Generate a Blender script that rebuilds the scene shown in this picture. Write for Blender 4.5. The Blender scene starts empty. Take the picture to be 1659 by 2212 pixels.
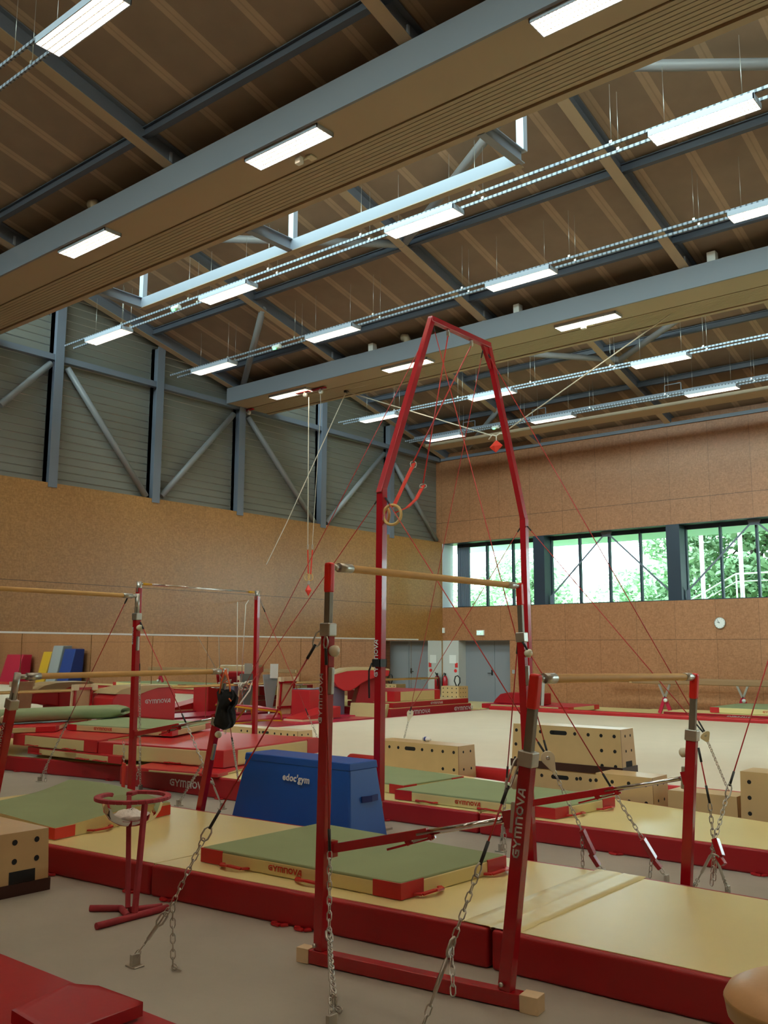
import bpy, bmesh, math, random
from mathutils import Vector, Matrix
random.seed(7)
S = bpy.context.scene
COL = S.collection
# ------------------------------------------------------------ camera
F = 2002.0; CAMH = 1.8
YAW, PIT, ROL = (math.radians(a) for a in (39.634, 8.467, 0.2136))
fw = Vector((-math.sin(YAW)*math.cos(PIT), math.cos(YAW)*math.cos(PIT), math.sin(PIT)))
rt = Vector((math.cos(YAW), math.sin(YAW), 0)); up = rt.cross(fw)
RT = rt*math.cos(ROL)+up*math.sin(ROL); UP = -rt*math.sin(ROL)+up*math.cos(ROL)
CAM = Vector((0, 0, CAMH))
cd = bpy.data.cameras.new('camera'); cam = bpy.data.objects.new('camera', cd); COL.objects.link(cam)
cd.sensor_fit = 'HORIZONTAL'; cd.sensor_width = 36; cd.lens = 36*F/1659; cd.clip_end = 400
cam.matrix_world = Matrix(((RT.x, UP.x, -fw.x, 0), (RT.y, UP.y, -fw.y, 0), (RT.z, UP.z, -fw.z, CAMH), (0, 0, 0, 1)))
S.camera = cam
# ------------------------------------------------------------ light and exposure
S.view_settings.view_transform = 'Standard'; S.view_settings.look = 'None'
S.view_settings.gamma = 1; S.view_settings.use_curve_mapping = False
S.view_settings.exposure = 1.80
S.cycles.use_denoising = True
S.cycles.max_bounces = 8; S.cycles.diffuse_bounces = 5; S.cycles.glossy_bounces = 4
S.cycles.transparent_max_bounces = 12; S.cycles.sample_clamp_indirect = 6
W = bpy.data.worlds.new('sky'); S.world = W; W.use_nodes = True
bg = W.node_tree.nodes['Background']; bg.inputs[0].default_value = (0.84, 0.92, 1.0, 1); bg.inputs[1].default_value = 4.0
LAMP = 13.0          # strength of the lamp panels
LAMPC = (1.0, 0.86, 0.66)
def portal(cx, cy, cz, sx, sy, rot):
    l = bpy.data.lights.new('daylight_portal', 'AREA'); l.shape = 'RECTANGLE'; l.size = sx; l.size_y = sy
    l.cycles.is_portal = True
    o = bpy.data.objects.new('daylight_portal', l); COL.objects.link(o); o.location = (cx, cy, cz); o.rotation_euler = rot
portal(-4.5, 26.5, 4.35, 29, 2.3, (math.radians(-90), 0, 0))
for yk in (1.0, 8.9, 17.2):
    portal(-4, yk-0.05, 9.95, 30, 2.0, (math.radians(90), 0, 0))

# ------------------------------------------------------------ picture helpers (same pinhole as the camera)
def ray(px, py): return RT*((px-829.5)/F) - UP*((py-1106)/F) + fw
def at(px, py, z=0.0):
    d = ray(px, py); return CAM + d*((z-CAMH)/d.z)
def aty(px, py, y):
    d = ray(px, py); return CAM + d*(y/d.y)
def atx(px, py, x):
    d = ray(px, py); return CAM + d*(x/d.x)
V = Vector
# ------------------------------------------------------------ materials
def mat(name, col, rough=0.5, metal=0.0, spec=0.5, bump=0.0, bscale=60, var=0.0, vscale=6, coat=0.0):
    m = bpy.data.materials.new(name); m.use_nodes = True; nt = m.node_tree; b = nt.nodes['Principled BSDF']
    b.inputs['Base Color'].default_value = (*col, 1); b.inputs['Roughness'].default_value = rough
    b.inputs['Metallic'].default_value = metal; b.inputs['Specular IOR Level'].default_value = spec
    if coat: b.inputs['Coat Weight'].default_value = coat
    tc = None
    if var or bump:
        tc = nt.nodes.new('ShaderNodeTexCoord')
    if var:
        n = nt.nodes.new('ShaderNodeTexNoise'); n.inputs['Scale'].default_value = vscale; n.inputs['Detail'].default_value = 4
        nt.links.new(tc.outputs['Object'], n.inputs['Vector'])
        mr = nt.nodes.new('ShaderNodeMapRange'); mr.inputs[3].default_value = 1-var; mr.inputs[4].default_value = 1+var
        nt.links.new(n.outputs[0], mr.inputs[0])
        mx = nt.nodes.new('ShaderNodeVectorMath'); mx.operation = 'SCALE'; mx.inputs[0].default_value = col
        nt.links.new(mr.outputs[0], mx.inputs['Scale']); nt.links.new(mx.outputs[0], b.inputs['Base Color'])
    if bump:
        n2 = nt.nodes.new('ShaderNodeTexNoise'); n2.inputs['Scale'].default_value = bscale; n2.inputs['Detail'].default_value = 3
        nt.links.new(tc.outputs['Object'], n2.inputs['Vector'])
        bp = nt.nodes.new('ShaderNodeBump'); bp.inputs['Strength'].default_value = bump; bp.inputs['Distance'].default_value = 0.01
        nt.links.new(n2.outputs[0], bp.inputs['Height']); nt.links.new(bp.outputs[0], b.inputs['Normal'])
    return m
def N(nt, typ, **kw):
    n = nt.nodes.new(typ)
    for k, v in kw.items():
        if k.startswith('i'): n.inputs[int(k[1:])].default_value = v
        else: setattr(n, k, v)
    return n
def mth(nt, op, a, b=None, c=None):
    n = nt.nodes.new('ShaderNodeMath'); n.operation = op
    for i, x in enumerate((a, b, c)):
        if x is None: continue
        if isinstance(x, (int, float)): n.inputs[i].default_value = x
        else: nt.links.new(x, n.inputs[i])
    return n.outputs[0]
def osb(name, base, axis, pitch, off, zl, rough=0.42, line=0.45, vline=0.45):
    """strand board: short flakes in random directions, with panel joints along one axis and at given heights"""
    m = bpy.data.materials.new(name); m.use_nodes = True; nt = m.node_tree; L = nt.links
    b = nt.nodes['Principled BSDF']; b.inputs['Roughness'].default_value = rough; b.inputs['Specular IOR Level'].default_value = 0.5
    geo = nt.nodes.new('ShaderNodeNewGeometry'); sep = nt.nodes.new('ShaderNodeSeparateXYZ'); L.new(geo.outputs['Position'], sep.inputs[0])
    u = sep.outputs[axis]; z = sep.outputs[2]
    facs = []
    for k, (sx, sz) in enumerate(((14, 45), (40, 16), (26, 30))):
        mp = nt.nodes.new('ShaderNodeMapping'); L.new(geo.outputs['Position'], mp.inputs[0])
        mp.inputs['Rotation'].default_value = (0, 0.5*k if axis == 0 else 0, 0) if axis == 0 else (0.5*k, 0, 0)
        sc = [1, 1, 1]; sc[axis] = sx; sc[2] = sz; mp.inputs['Scale'].default_value = sc
        vo = nt.nodes.new('ShaderNodeTexVoronoi'); vo.inputs['Scale'].default_value = 1.0
        L.new(mp.outputs[0], vo.inputs['Vector'])
        sp = nt.nodes.new('ShaderNodeSeparateColor'); L.new(vo.outputs['Color'], sp.inputs[0]); facs.append(sp.outputs[0])
    f = mth(nt, 'MULTIPLY', mth(nt, 'ADD', mth(nt, 'ADD', facs[0], facs[1]), facs[2]), 0.333)
    big = nt.nodes.new('ShaderNodeTexNoise'); big.inputs['Scale'].default_value = 0.7; L.new(geo.outputs['Position'], big.inputs['Vector'])
    f = mth(nt, 'ADD', f, mth(nt, 'MULTIPLY', mth(nt, 'SUBTRACT', big.outputs[0], 0.5), 0.25))
    pid = mth(nt, 'FLOOR', mth(nt, 'DIVIDE', mth(nt, 'SUBTRACT', u, off), pitch))
    wn = nt.nodes.new('ShaderNodeTexWhiteNoise'); wn.noise_dimensions = '1D'; L.new(pid, wn.inputs['W'])
    f = mth(nt, 'ADD', f, mth(nt, 'MULTIPLY', mth(nt, 'SUBTRACT', wn.outputs[0], 0.5), 0.16))
    cr = nt.nodes.new('ShaderNodeValToRGB'); e = cr.color_ramp.elements
    e[0].position = 0.15; e[0].color = (base[0]*0.80, base[1]*0.76, base[2]*0.72, 1)
    e[1].position = 0.9; e[1].color = (base[0]*1.18, base[1]*1.22, base[2]*1.28, 1)
    L.new(f, cr.inputs[0])
    fr = mth(nt, 'FRACT', mth(nt, 'DIVIDE', mth(nt, 'SUBTRACT', u, off), pitch))
    d = mth(nt, 'MULTIPLY', mth(nt, 'MINIMUM', fr, mth(nt, 'SUBTRACT', 1.0, fr)), pitch)
    g = mth(nt, 'MULTIPLY', mth(nt, 'LESS_THAN', d, 0.006), vline)
    for q in zl: g = mth(nt, 'MAXIMUM', g, mth(nt, 'MULTIPLY', mth(nt, 'LESS_THAN', mth(nt, 'ABSOLUTE', mth(nt, 'SUBTRACT', z, q)), 0.008), line*1.4))
    mx = nt.nodes.new('ShaderNodeMix'); mx.data_type = 'RGBA'; L.new(g, mx.inputs[0]); L.new(cr.outputs[0], mx.inputs[6]); mx.inputs[7].default_value = (0.03, 0.018, 0.01, 1)
    L.new(mx.outputs[2], b.inputs['Base Color'])
    return m
M = {}
M['osb_left'] = osb('strand_board_left', (0.375, 0.18, 0.05), 1, 1.25, 13.0, (3.268,), 0.33, 0.5, 0.10)
M['osb_back'] = osb('strand_board_back', (0.375, 0.162, 0.070), 0, 1.18, -10.65, (6.19, 2.125), 0.42, 0.5, 0.5)
M['osb_side'] = osb('strand_board_side', (0.50, 0.285, 0.115), 1, 1.25, 0.2, (2.13, 5.5), 0.42)
M['concrete'] = mat('sealed_concrete', (0.385, 0.362, 0.305), 0.42, var=0.30, vscale=1.1, bump=0.08, bscale=18)
M['red'] = mat('red_vinyl', (0.38, 0.006, 0.012), 0.45, bump=0.15, bscale=9)
M['redtop'] = mat('bright_red_vinyl', (0.52, 0.016, 0.02), 0.38, bump=0.12, bscale=7)
M['pinkred'] = mat('crimson_vinyl', (0.50, 0.012, 0.05), 0.35, bump=0.1, bscale=7)
M['steelred'] = mat('red_paint', (0.40, 0.006, 0.012), 0.25, coat=0.3)
M['capred'] = mat('red_plastic', (0.80, 0.022, 0.015), 0.35)
M['yellow'] = mat('yellow_vinyl', (0.74, 0.625, 0.285), 0.36, var=0.06, vscale=1.5, bump=0.10, bscale=5)
M['sand'] = mat('sand_vinyl', (0.62, 0.48, 0.22), 0.42, var=0.08, vscale=3, bump=0.2, bscale=8)
M['green'] = mat('green_carpet', (0.265, 0.325, 0.165), 0.85, var=0.07, vscale=3, bump=0.1, bscale=120)
M['carpet'] = mat('cream_carpet', (0.72, 0.66, 0.53), 0.8, var=0.05, vscale=2)
M['blue'] = mat('blue_vinyl', (0.010, 0.085, 0.40), 0.4, bump=0.25, bscale=3)
M['bluedark'] = mat('dark_blue_webbing', (0.008, 0.02, 0.16), 0.6)
M['greyvinyl'] = mat('lilac_grey_vinyl', (0.22, 0.21, 0.30), 0.35)
M['greycarpet'] = mat('grey_runner', (0.33, 0.33, 0.36), 0.8)
M['ply'] = mat('birch_plywood', (0.60, 0.40, 0.19), 0.38, var=0.10, vscale=5)
M['plyedge'] = mat('birch_plywood_edge', (0.36, 0.20, 0.085), 0.5)
M['wood'] = mat('turned_wood', (0.66, 0.39, 0.14), 0.6, spec=0.25, var=0.12, vscale=9)
M['palewood'] = mat('pale_block_wood', (0.75, 0.58, 0.36), 0.5, var=0.08, vscale=12)
M['chalkwood'] = mat('chalky_wood', (0.66, 0.45, 0.25), 0.55, var=0.2, vscale=7)
M['brown'] = mat('dark_brown_board', (0.045, 0.012, 0.008), 0.5)
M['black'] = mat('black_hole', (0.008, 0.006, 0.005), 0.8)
M['blackcloth'] = mat('black_cloth', (0.006, 0.006, 0.007), 0.9, bump=0.5, bscale=20)
M['blackrub'] = mat('black_rubber', (0.015, 0.015, 0.015), 0.5)
M['galv'] = mat('galvanised_steel', (0.52, 0.50, 0.45), 0.35, metal=0.85, var=0.12, vscale=14)
M['tube'] = mat('dull_steel_tube', (0.22, 0.19, 0.145), 0.42, metal=0.55, var=0.12, vscale=10)
M['chrome'] = mat('chrome', (0.75, 0.75, 0.75), 0.12, metal=1.0)
M['chain'] = mat('chain_steel', (0.55, 0.52, 0.46), 0.3, metal=0.9)
M['cable'] = mat('red_coated_cable', (0.50, 0.022, 0.018), 0.4)
M['rope'] = mat('cream_rope', (0.72, 0.64, 0.52), 0.8)
M['orange'] = mat('orange_strap', (0.75, 0.13, 0.03), 0.6)
M['strap'] = mat('red_strap', (0.75, 0.04, 0.02), 0.5)
M['white'] = mat('white_plastic', (0.80, 0.78, 0.74), 0.4)
M['cream'] = mat('cream_plastic', (0.72, 0.64, 0.46), 0.4)
M['blueglass'] = mat('blue_marking', (0.02, 0.04, 0.22), 0.4)
M['text_white'] = mat('white_lettering', (0.80, 0.74, 0.72), 0.5)
M['text_red'] = mat('red_lettering', (0.60, 0.03, 0.015), 0.5)
M['bluegrey'] = mat('blue_grey_steel_paint', (0.155, 0.175, 0.22), 0.45)
M['tubesteel'] = mat('grey_brace_paint', (0.24, 0.24, 0.25), 0.4)
M['palesteel'] = mat('pale_grey_steel_paint', (0.40, 0.43, 0.50), 0.4)
M['ductface'] = mat('grey_duct_panel', (0.20, 0.21, 0.24), 0.5)
M['framesteel'] = mat('skylight_frame_paint', (0.26, 0.28, 0.33), 0.45)
M['purlinsteel'] = mat('dark_purlin_paint', (0.085, 0.10, 0.135), 0.5)
M['soffit'] = mat('sand_painted_board', (0.42, 0.31, 0.20), 0.5, var=0.05, vscale=1)
M['soffitrib'] = mat('ribbed_board', (0.42, 0.32, 0.20), 0.5)
M['doorgrey'] = mat('grey_door_paint', (0.24, 0.24, 0.26), 0.5)
M['wallgrey'] = mat('pale_grey_wall_paint', (0.55, 0.53, 0.49), 0.6)
M['winframe'] = mat('dark_window_frame', (0.022, 0.035, 0.055), 0.4)
M['reveal'] = mat('pale_window_reveal', (0.50, 0.56, 0.62), 0.5)
M['louvre'] = mat('grey_blind', (0.12, 0.15, 0.20), 0.5)
M['beige'] = mat('beige_leather', (0.62, 0.36, 0.16), 0.4, bump=0.1, bscale=30)
M['beigeside'] = mat('beige_leather_side', (0.52, 0.32, 0.12), 0.45)
M['beamcover'] = mat('brown_suede_cover', (0.30, 0.165, 0.075), 0.7)
M['vaulttop'] = mat('tan_vault_cover', (0.50, 0.36, 0.18), 0.5)
M['yellowfoam'] = mat('yellow_foam_cover', (0.62, 0.34, 0.015), 0.5)
M['greyfoam'] = mat('grey_foam_cover', (0.30, 0.31, 0.31), 0.5)
M['bluefoam'] = mat('blue_foam_cover', (0.01, 0.04, 0.22), 0.5)
M['yellowsteel'] = mat('yellow_paint', (0.70, 0.36, 0.01), 0.35)
M['redglass'] = mat('red_sign', (0.70, 0.02, 0.02), 0.4)
M['chalk'] = mat('chalk_powder', (0.85, 0.82, 0.80), 0.95, bump=0.8, bscale=25)
M['chalkred'] = mat('chalk_dusted_red_paint', (0.40, 0.035, 0.055), 0.6, var=0.35, vscale=14)
M['bark'] = mat('bark', (0.06, 0.045, 0.035), 0.9)
M['leaf'] = mat('leaf', (0.17, 0.30, 0.15), 0.6, var=0.45, vscale=0.8)
M['leaf2'] = mat('pale_leaf', (0.36, 0.52, 0.33), 0.6, var=0.35, vscale=0.8)
M['grass'] = mat('grass', (0.10, 0.2, 0.06), 0.9)
M['overhang'] = mat('pale_green_eaves_board', (0.45, 0.62, 0.56), 0.6)
M['extwhite'] = mat('white_painted_post', (0.75, 0.77, 0.75), 0.5)
for k_ in ('leaf', 'leaf2'):
    b_ = M[k_].node_tree.nodes['Principled BSDF']; b_.inputs['Transmission Weight'].default_value = 0.0
# roof boards with pale strips running down the slope
def roofmat():
    m = bpy.data.materials.new('roof_boards'); m.use_nodes = True; nt = m.node_tree; L = nt.links; b = nt.nodes['Principled BSDF']
    b.inputs['Roughness'].default_value = 0.6
    g = nt.nodes.new('ShaderNodeNewGeometry'); s = nt.nodes.new('ShaderNodeSeparateXYZ'); L.new(g.outputs['Position'], s.inputs[0])
    fr = mth(nt, 'FRACT', mth(nt, 'DIVIDE', mth(nt, 'ADD', s.outputs[0], 30*0.89+1.70-0.10), 0.89))
    st = mth(nt, 'LESS_THAN', fr, 0.19)
    seam = mth(nt, 'LESS_THAN', mth(nt, 'ABSOLUTE', mth(nt, 'SUBTRACT', fr, 0.095)), 0.012)
    w = nt.nodes.new('ShaderNodeTexNoise'); w.inputs['Scale'].default_value = 3; L.new(g.outputs['Position'], w.inputs['Vector'])
    mr = N(nt, 'ShaderNodeMapRange', i3=0.85, i4=1.15); L.new(w.outputs[0], mr.inputs[0])
    mx = nt.nodes.new('ShaderNodeMix'); mx.data_type = 'RGBA'; L.new(st, mx.inputs[0]); mx.inputs[6].default_value = (0.27, 0.19, 0.13, 1); mx.inputs[7].default_value = (0.44, 0.31, 0.205, 1)
    m2 = nt.nodes.new('ShaderNodeMix'); m2.data_type = 'RGBA'; L.new(mth(nt, 'MULTIPLY', seam, 0.25), m2.inputs[0]); L.new(mx.outputs[2], m2.inputs[6]); m2.inputs[7].default_value = (0.12, 0.08, 0.05, 1)
    sc = nt.nodes.new('ShaderNodeVectorMath'); sc.operation = 'SCALE'; L.new(m2.outputs[2], sc.inputs[0]); L.new(mr.outputs[0], sc.inputs['Scale']); L.new(sc.outputs[0], b.inputs['Base Color'])
    return m
M['roof'] = roofmat()
def perfmat():
    m = bpy.data.materials.new('perforated_rail'); m.use_nodes = True; nt = m.node_tree; L = nt.links; b = nt.nodes['Principled BSDF']
    b.inputs['Roughness'].default_value = 0.45; b.inputs['Metallic'].default_value = 0.2
    g = nt.nodes.new('ShaderNodeNewGeometry'); s = nt.nodes.new('ShaderNodeSeparateXYZ'); L.new(g.outputs['Position'], s.inputs[0])
    fr = mth(nt, 'FRACT', mth(nt, 'MULTIPLY', s.outputs[0], 12.0))
    mx = nt.nodes.new('ShaderNodeMix'); mx.data_type = 'RGBA'; L.new(mth(nt, 'LESS_THAN', fr, 0.36), mx.inputs[0])
    mx.inputs[6].default_value = (0.26, 0.29, 0.34, 1); mx.inputs[7].default_value = (0.07, 0.075, 0.085, 1); L.new(mx.outputs[2], b.inputs['Base Color'])
    return m
M['perf'] = perfmat()
def emis(name, col, s):
    m = bpy.data.materials.new(name); m.use_nodes = True; nt = m.node_tree
    b = nt.nodes['Principled BSDF']; b.inputs['Base Color'].default_value = (0, 0, 0, 1)
    b.inputs['Emission Color'].default_value = (*col, 1); b.inputs['Emission Strength'].default_value = s; return m
M['lamp'] = emis('lamp_panel', LAMPC, LAMP)
M['led'] = emis('green_lamp', (0.05, 1, 0.15), 4.0)
M['exit'] = emis('exit_panel', (0.35, 0.8, 0.5), 0.6)
def glassmat(name, tint, refl):
    m = bpy.data.materials.new(name); m.use_nodes = True; nt = m.node_tree; nt.nodes.clear(); L = nt.links
    o = nt.nodes.new('ShaderNodeOutputMaterial'); t = nt.nodes.new('ShaderNodeBsdfTransparent'); t.inputs[0].default_value = (*tint, 1)
    g = nt.nodes.new('ShaderNodeBsdfGlossy'); g.inputs['Roughness'].default_value = 0.02
    x = nt.nodes.new('ShaderNodeMixShader'); fz = nt.nodes.new('ShaderNodeLayerWeight'); fz.inputs[0].default_value = refl
    L.new(fz.outputs[0], x.inputs[0]); L.new(t.outputs[0], x.inputs[1]); L.new(g.outputs[0], x.inputs[2]); L.new(x.outputs[0], o.inputs[0]); return m
M['glass'] = glassmat('window_glass', (0.86, 0.97, 0.93), 0.12)
M['bowl'] = glassmat('clear_plastic', (0.92, 0.90, 0.87), 0.22)
M['louvremetal'] = mat('louvre_metal', (0.30, 0.29, 0.26), 0.4)
m_ = bpy.data.materials.new('mirror_glass'); m_.use_nodes = True; b_ = m_.node_tree.nodes['Principled BSDF']
b_.inputs['Metallic'].default_value = 1; b_.inputs['Roughness'].default_value = 0.015; b_.inputs['Base Color'].default_value = (0.80, 0.80, 0.78, 1); M['mirror'] = m_
# cladding: horizontal ribs, light grey
def clad():
    m = mat('ribbed_metal_cladding', (0.27, 0.275, 0.25), 0.4, metal=0.15); nt = m.node_tree; L = nt.links; b = nt.nodes['Principled BSDF']
    g = nt.nodes.new('ShaderNodeNewGeometry'); s = nt.nodes.new('ShaderNodeSeparateXYZ'); L.new(g.outputs['Position'], s.inputs[0])
    fr = mth(nt, 'FRACT', mth(nt, 'MULTIPLY', s.outputs[2], 5.5))
    h = mth(nt, 'SMOOTH_MIN', mth(nt, 'MULTIPLY', fr, 6.0), 1.0, 0.3)
    bp = nt.nodes.new('ShaderNodeBump'); bp.inputs['Strength'].default_value = 0.9; bp.inputs['Distance'].default_value = 0.03
    L.new(h, bp.inputs['Height']); L.new(bp.outputs[0], b.inputs['Normal'])
    mx = nt.nodes.new('ShaderNodeMix'); mx.data_type = 'RGBA'; L.new(mth(nt, 'LESS_THAN', fr, 0.09), mx.inputs[0])
    mx.inputs[6].default_value = (0.20, 0.195, 0.17, 1); mx.inputs[7].default_value = (0.34, 0.33, 0.31, 1); L.new(mx.outputs[2], b.inputs['Base Color'])
    return m
M['clad'] = clad()

# ------------------------------------------------------------ mesh builder
class MB:
    def __init__(s): s.v = []; s.f = []; s.m = []; s.cur = 0; s.sm = []; s.smooth = False
    def add(s, vs, fs):
        n = len(s.v); s.v += [tuple(v) for v in vs]
        for f in fs: s.f.append([i+n for i in f]); s.m.append(s.cur); s.sm.append(s.smooth)
        return s
    def box(s, a, b):
        x0, y0, z0 = (min(a[i], b[i]) for i in range(3)); x1, y1, z1 = (max(a[i], b[i]) for i in range(3))
        return s.add([(x0, y0, z0), (x1, y0, z0), (x1, y1, z0), (x0, y1, z0), (x0, y0, z1), (x1, y0, z1), (x1, y1, z1), (x0, y1, z1)],
                     [(0, 3, 2, 1), (4, 5, 6, 7), (0, 1, 5, 4), (1, 2, 6, 5), (2, 3, 7, 6), (3, 0, 4, 7)])
    def hexa(s, b4, t4):
        return s.add(list(b4)+list(t4), [(0, 3, 2, 1), (4, 5, 6, 7), (0, 1, 5, 4), (1, 2, 6, 5), (2, 3, 7, 6), (3, 0, 4, 7)])
    def frame(s, a, b, ref=(0, 0, 1)):
        d = (V(b)-V(a)).normalized(); r = V(ref)
        if abs(d.dot(r)) > 0.98: r = V((0, 1, 0))
        x = d.cross(r).normalized(); y = x.cross(d).normalized(); return d, x, y
    def beam(s, a, b, w, h, ref=(0, 0, 1), w2=None, h2=None):
        d, x, y = s.frame(a, b, ref); a = V(a); b = V(b); w2 = w2 or w; h2 = h2 or h
        q = [(-.5, -.5), (.5, -.5), (.5, .5), (-.5, .5)]
        return s.hexa([a+x*(p*w)+y*(r*h) for p, r in q], [b+x*(p*w2)+y*(r*h2) for p, r in q])
    def tube(s, a, b, r, n=12, r2=None, caps=True):
        return s.path([a, b], [r, r if r2 is None else r2], n, caps)
    def path(s, pts, rs, n=10, caps=True, closed=False):
        pts = [V(p) for p in pts]; k = len(pts)
        if not isinstance(rs, (list, tuple)): rs = [rs]*k
        base = len(s.v); sm = s.smooth; s.smooth = True; vs = []; fs = []
        px = None
        for i, p in enumerate(pts):
            if closed: t = (pts[(i+1) % k]-pts[i-1]).normalized()
            else: t = (pts[min(i+1, k-1)]-pts[max(i-1, 0)]).normalized()
            if px is None:
                r = V((0, 0, 1)) if abs(t.z) < 0.9 else V((0, 1, 0)); x = t.cross(r).normalized()
            else: x = (px - t*px.dot(t)).normalized()
            y = t.cross(x); px = x
            for j in range(n):
                an = 2*math.pi*j/n; vs.append(p+x*(math.cos(an)*rs[i])+y*(math.sin(an)*rs[i]))
        for i in range(k if closed else k-1):
            i2 = (i+1) % k
            for j in range(n): fs.append((i*n+j, i*n+(j+1) % n, i2*n+(j+1) % n, i2*n+j))
        s.add(vs, fs); s.smooth = False
        if caps and not closed:
            s.add([], []); n0 = base
            s.f.append([n0+j for j in range(n)][::-1]); s.m.append(s.cur); s.sm.append(False)
            s.f.append([n0+(k-1)*n+j for j in range(n)]); s.m.append(s.cur); s.sm.append(False)
        s.smooth = sm; return s
    def disc(s, c, nrm, r, n=16, ry=None, xd=None):
        nrm = V(nrm).normalized(); x = V(xd).normalized() if xd is not None else (nrm.cross(V((0, 0, 1))) if abs(nrm.z) < .9 else V((1, 0, 0))).normalized()
        y = nrm.cross(x).normalized(); ry = ry or r
        return s.add([V(c)+x*(r*math.cos(2*math.pi*i/n))+y*(ry*math.sin(2*math.pi*i/n)) for i in range(n)], [tuple(range(n))])
    def lathe(s, c, prof, n=24, axis=(0, 0, 1)):
        ax = V(axis).normalized(); x = (ax.cross(V((0, 1, 0))) if abs(ax.y) < .9 else ax.cross(V((1, 0, 0)))).normalized(); y = ax.cross(x)
        vs = []; fs = []; k = len(prof)
        for r, h in prof:
            for j in range(n):
                a = 2*math.pi*j/n; vs.append(V(c)+ax*h+x*(r*math.cos(a))+y*(r*math.sin(a)))
        for i in range(k-1):
            for j in range(n): fs.append((i*n+j, i*n+(j+1) % n, (i+1)*n+(j+1) % n, (i+1)*n+j))
        sm = s.smooth; s.smooth = True; s.add(vs, fs); s.smooth = sm; return s
    def prism(s, pts, ext):
        """polygon pts (3D, planar) extruded by vector ext"""
        n = len(pts); e = V(ext)
        return s.add([V(p) for p in pts]+[V(p)+e for p in pts], [tuple(range(n))[::-1], tuple(range(n, 2*n))]+[(i, (i+1) % n, n+(i+1) % n, n+i) for i in range(n)])
    def ibeam(s, a, b, w, h, ref=(0, 0, 1), t=0.014):
        d, x, y = s.frame(a, b, ref)
        for sg in (-1, 1): s.beam(V(a)+y*(sg*(h/2-t/2)), V(b)+y*(sg*(h/2-t/2)), w, t, ref)
        return s.beam(a, b, t, h-2*t, ref)
    def link(s, p, d, x, L, wd, r):
        """one oval chain link centred at p, long axis d, flat axis x"""
        pts = []
        hl = L/2-wd/2
        for c, a0 in ((hl, -90), (-hl, 90)):
            for k in range(4):
                a = math.radians(a0+60*k); pts.append(V(p)+V(d)*(c+math.cos(a)*wd/2)+V(x)*(math.sin(a)*wd/2))
        return s.path(pts, r, 5, closed=True)
    def chain(s, pts, pitch=0.042, wd=0.026, r=0.0037):
        pts = [V(p) for p in pts]; al = 0; k = 0
        for a, b in zip(pts, pts[1:]):
            D = (b-a); Ln = D.length; n = max(1, round(Ln/pitch)); d = D.normalized()
            rf = V((0.31, 0.52, 0.8)).normalized()
            x = d.cross(rf).normalized(); y = d.cross(x)
            for i in range(n):
                s.link(a+D*((i+.5)/n), d, x if k % 2 else y, pitch*1.32, wd, r); k += 1
        return s
    def obj(s, name, mats, root=None, bevel=0.0, seg=2, tag=None):
        me = bpy.data.meshes.new(name)
        off = root.location if root is not None else V((0, 0, 0))
        if root is not None and root.parent is not None: off = off + root.parent.location
        base = V(off)
        me.from_pydata([V(v)-base for v in s.v], [], s.f)
        if not isinstance(mats, (list, tuple)): mats = [mats]
        for q in mats: me.materials.append(M[q] if isinstance(q, str) else q)
        me.polygons.foreach_set('material_index', s.m); me.polygons.foreach_set('use_smooth', s.sm); me.update()
        o = bpy.data.objects.new(name, me); COL.objects.link(o)
        if root is not None: o.parent = root
        if bevel:
            md = o.modifiers.new('bevel', 'BEVEL'); md.width = bevel; md.segments = seg; md.limit_method = 'ANGLE'; md.angle_limit = math.radians(40)
            try: md.harden_normals = True
            except Exception: pass
        return o
def thing(name, loc, label, cat, group=None):
    o = bpy.data.objects.new(name, None); COL.objects.link(o); o.location = V(loc); o.empty_display_size = 0.1
    o['label'] = label; o['category'] = cat
    if group: o['group'] = group
    return o
def tag(o, label, cat, group=None, kind=None):
    o['label'] = label; o['category'] = cat
    if group: o['group'] = group
    if kind: o['kind'] = kind
    return o
def struct(name, mb, mats, root=None, bevel=0):
    o = mb.obj(name, mats, root, bevel)
    if root is None: o['kind'] = 'structure'
    return o
WORD = [(.95, [[(.82, .88), (.38, .88), (.12, .70), (.12, .30), (.38, .12), (.80, .12), (.80, .50), (.48, .50)]]),
        (.95, [[(.08, .93), (.45, .45)], [(.84, .93), (.45, .45), (.45, .05)]]),
        (1.28, [[(.14, .04), (.14, .86), (1.0, .86), (1.12, .74), (1.12, .04)], [(.63, .86), (.63, .04)]]),
        (.92, [[(.14, .04), (.14, .86), (.66, .86), (.78, .74), (.78, .04)]]),
        (1.02, [[(.35, .88), (.66, .88), (.88, .66), (.88, .34), (.66, .12), (.35, .12), (.13, .34), (.13, .66), (.35, .88)]]),
        (.80, [[(.06, .96), (.40, .08), (.76, .96)]]),
        (.90, [[(.02, .02), (.48, .90), (.76, .90), (.76, .04)], [(.30, .32), (.76, .32)]])]
def maker_word(root, org, xd, yd, h, m, wide):
    """the maker's seven letters in broad square strokes"""
    xd = V(xd).normalized(); yd = V(yd).normalized(); nd = xd.cross(yd); b = MB(); x = 0
    for adv, strokes in WORD:
        for st in strokes:
            P = [V(org)+xd*((x+u)*h*wide)+yd*(v*h)+nd*.0015 for u, v in st]
            for p, q in zip(P, P[1:]):
                e = (q-p).normalized()*(.085*h); b.beam(p-e, q+e, .20*h, .002, nd)
        x += adv+.06
    return b.obj('lettering', m, root)
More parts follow.
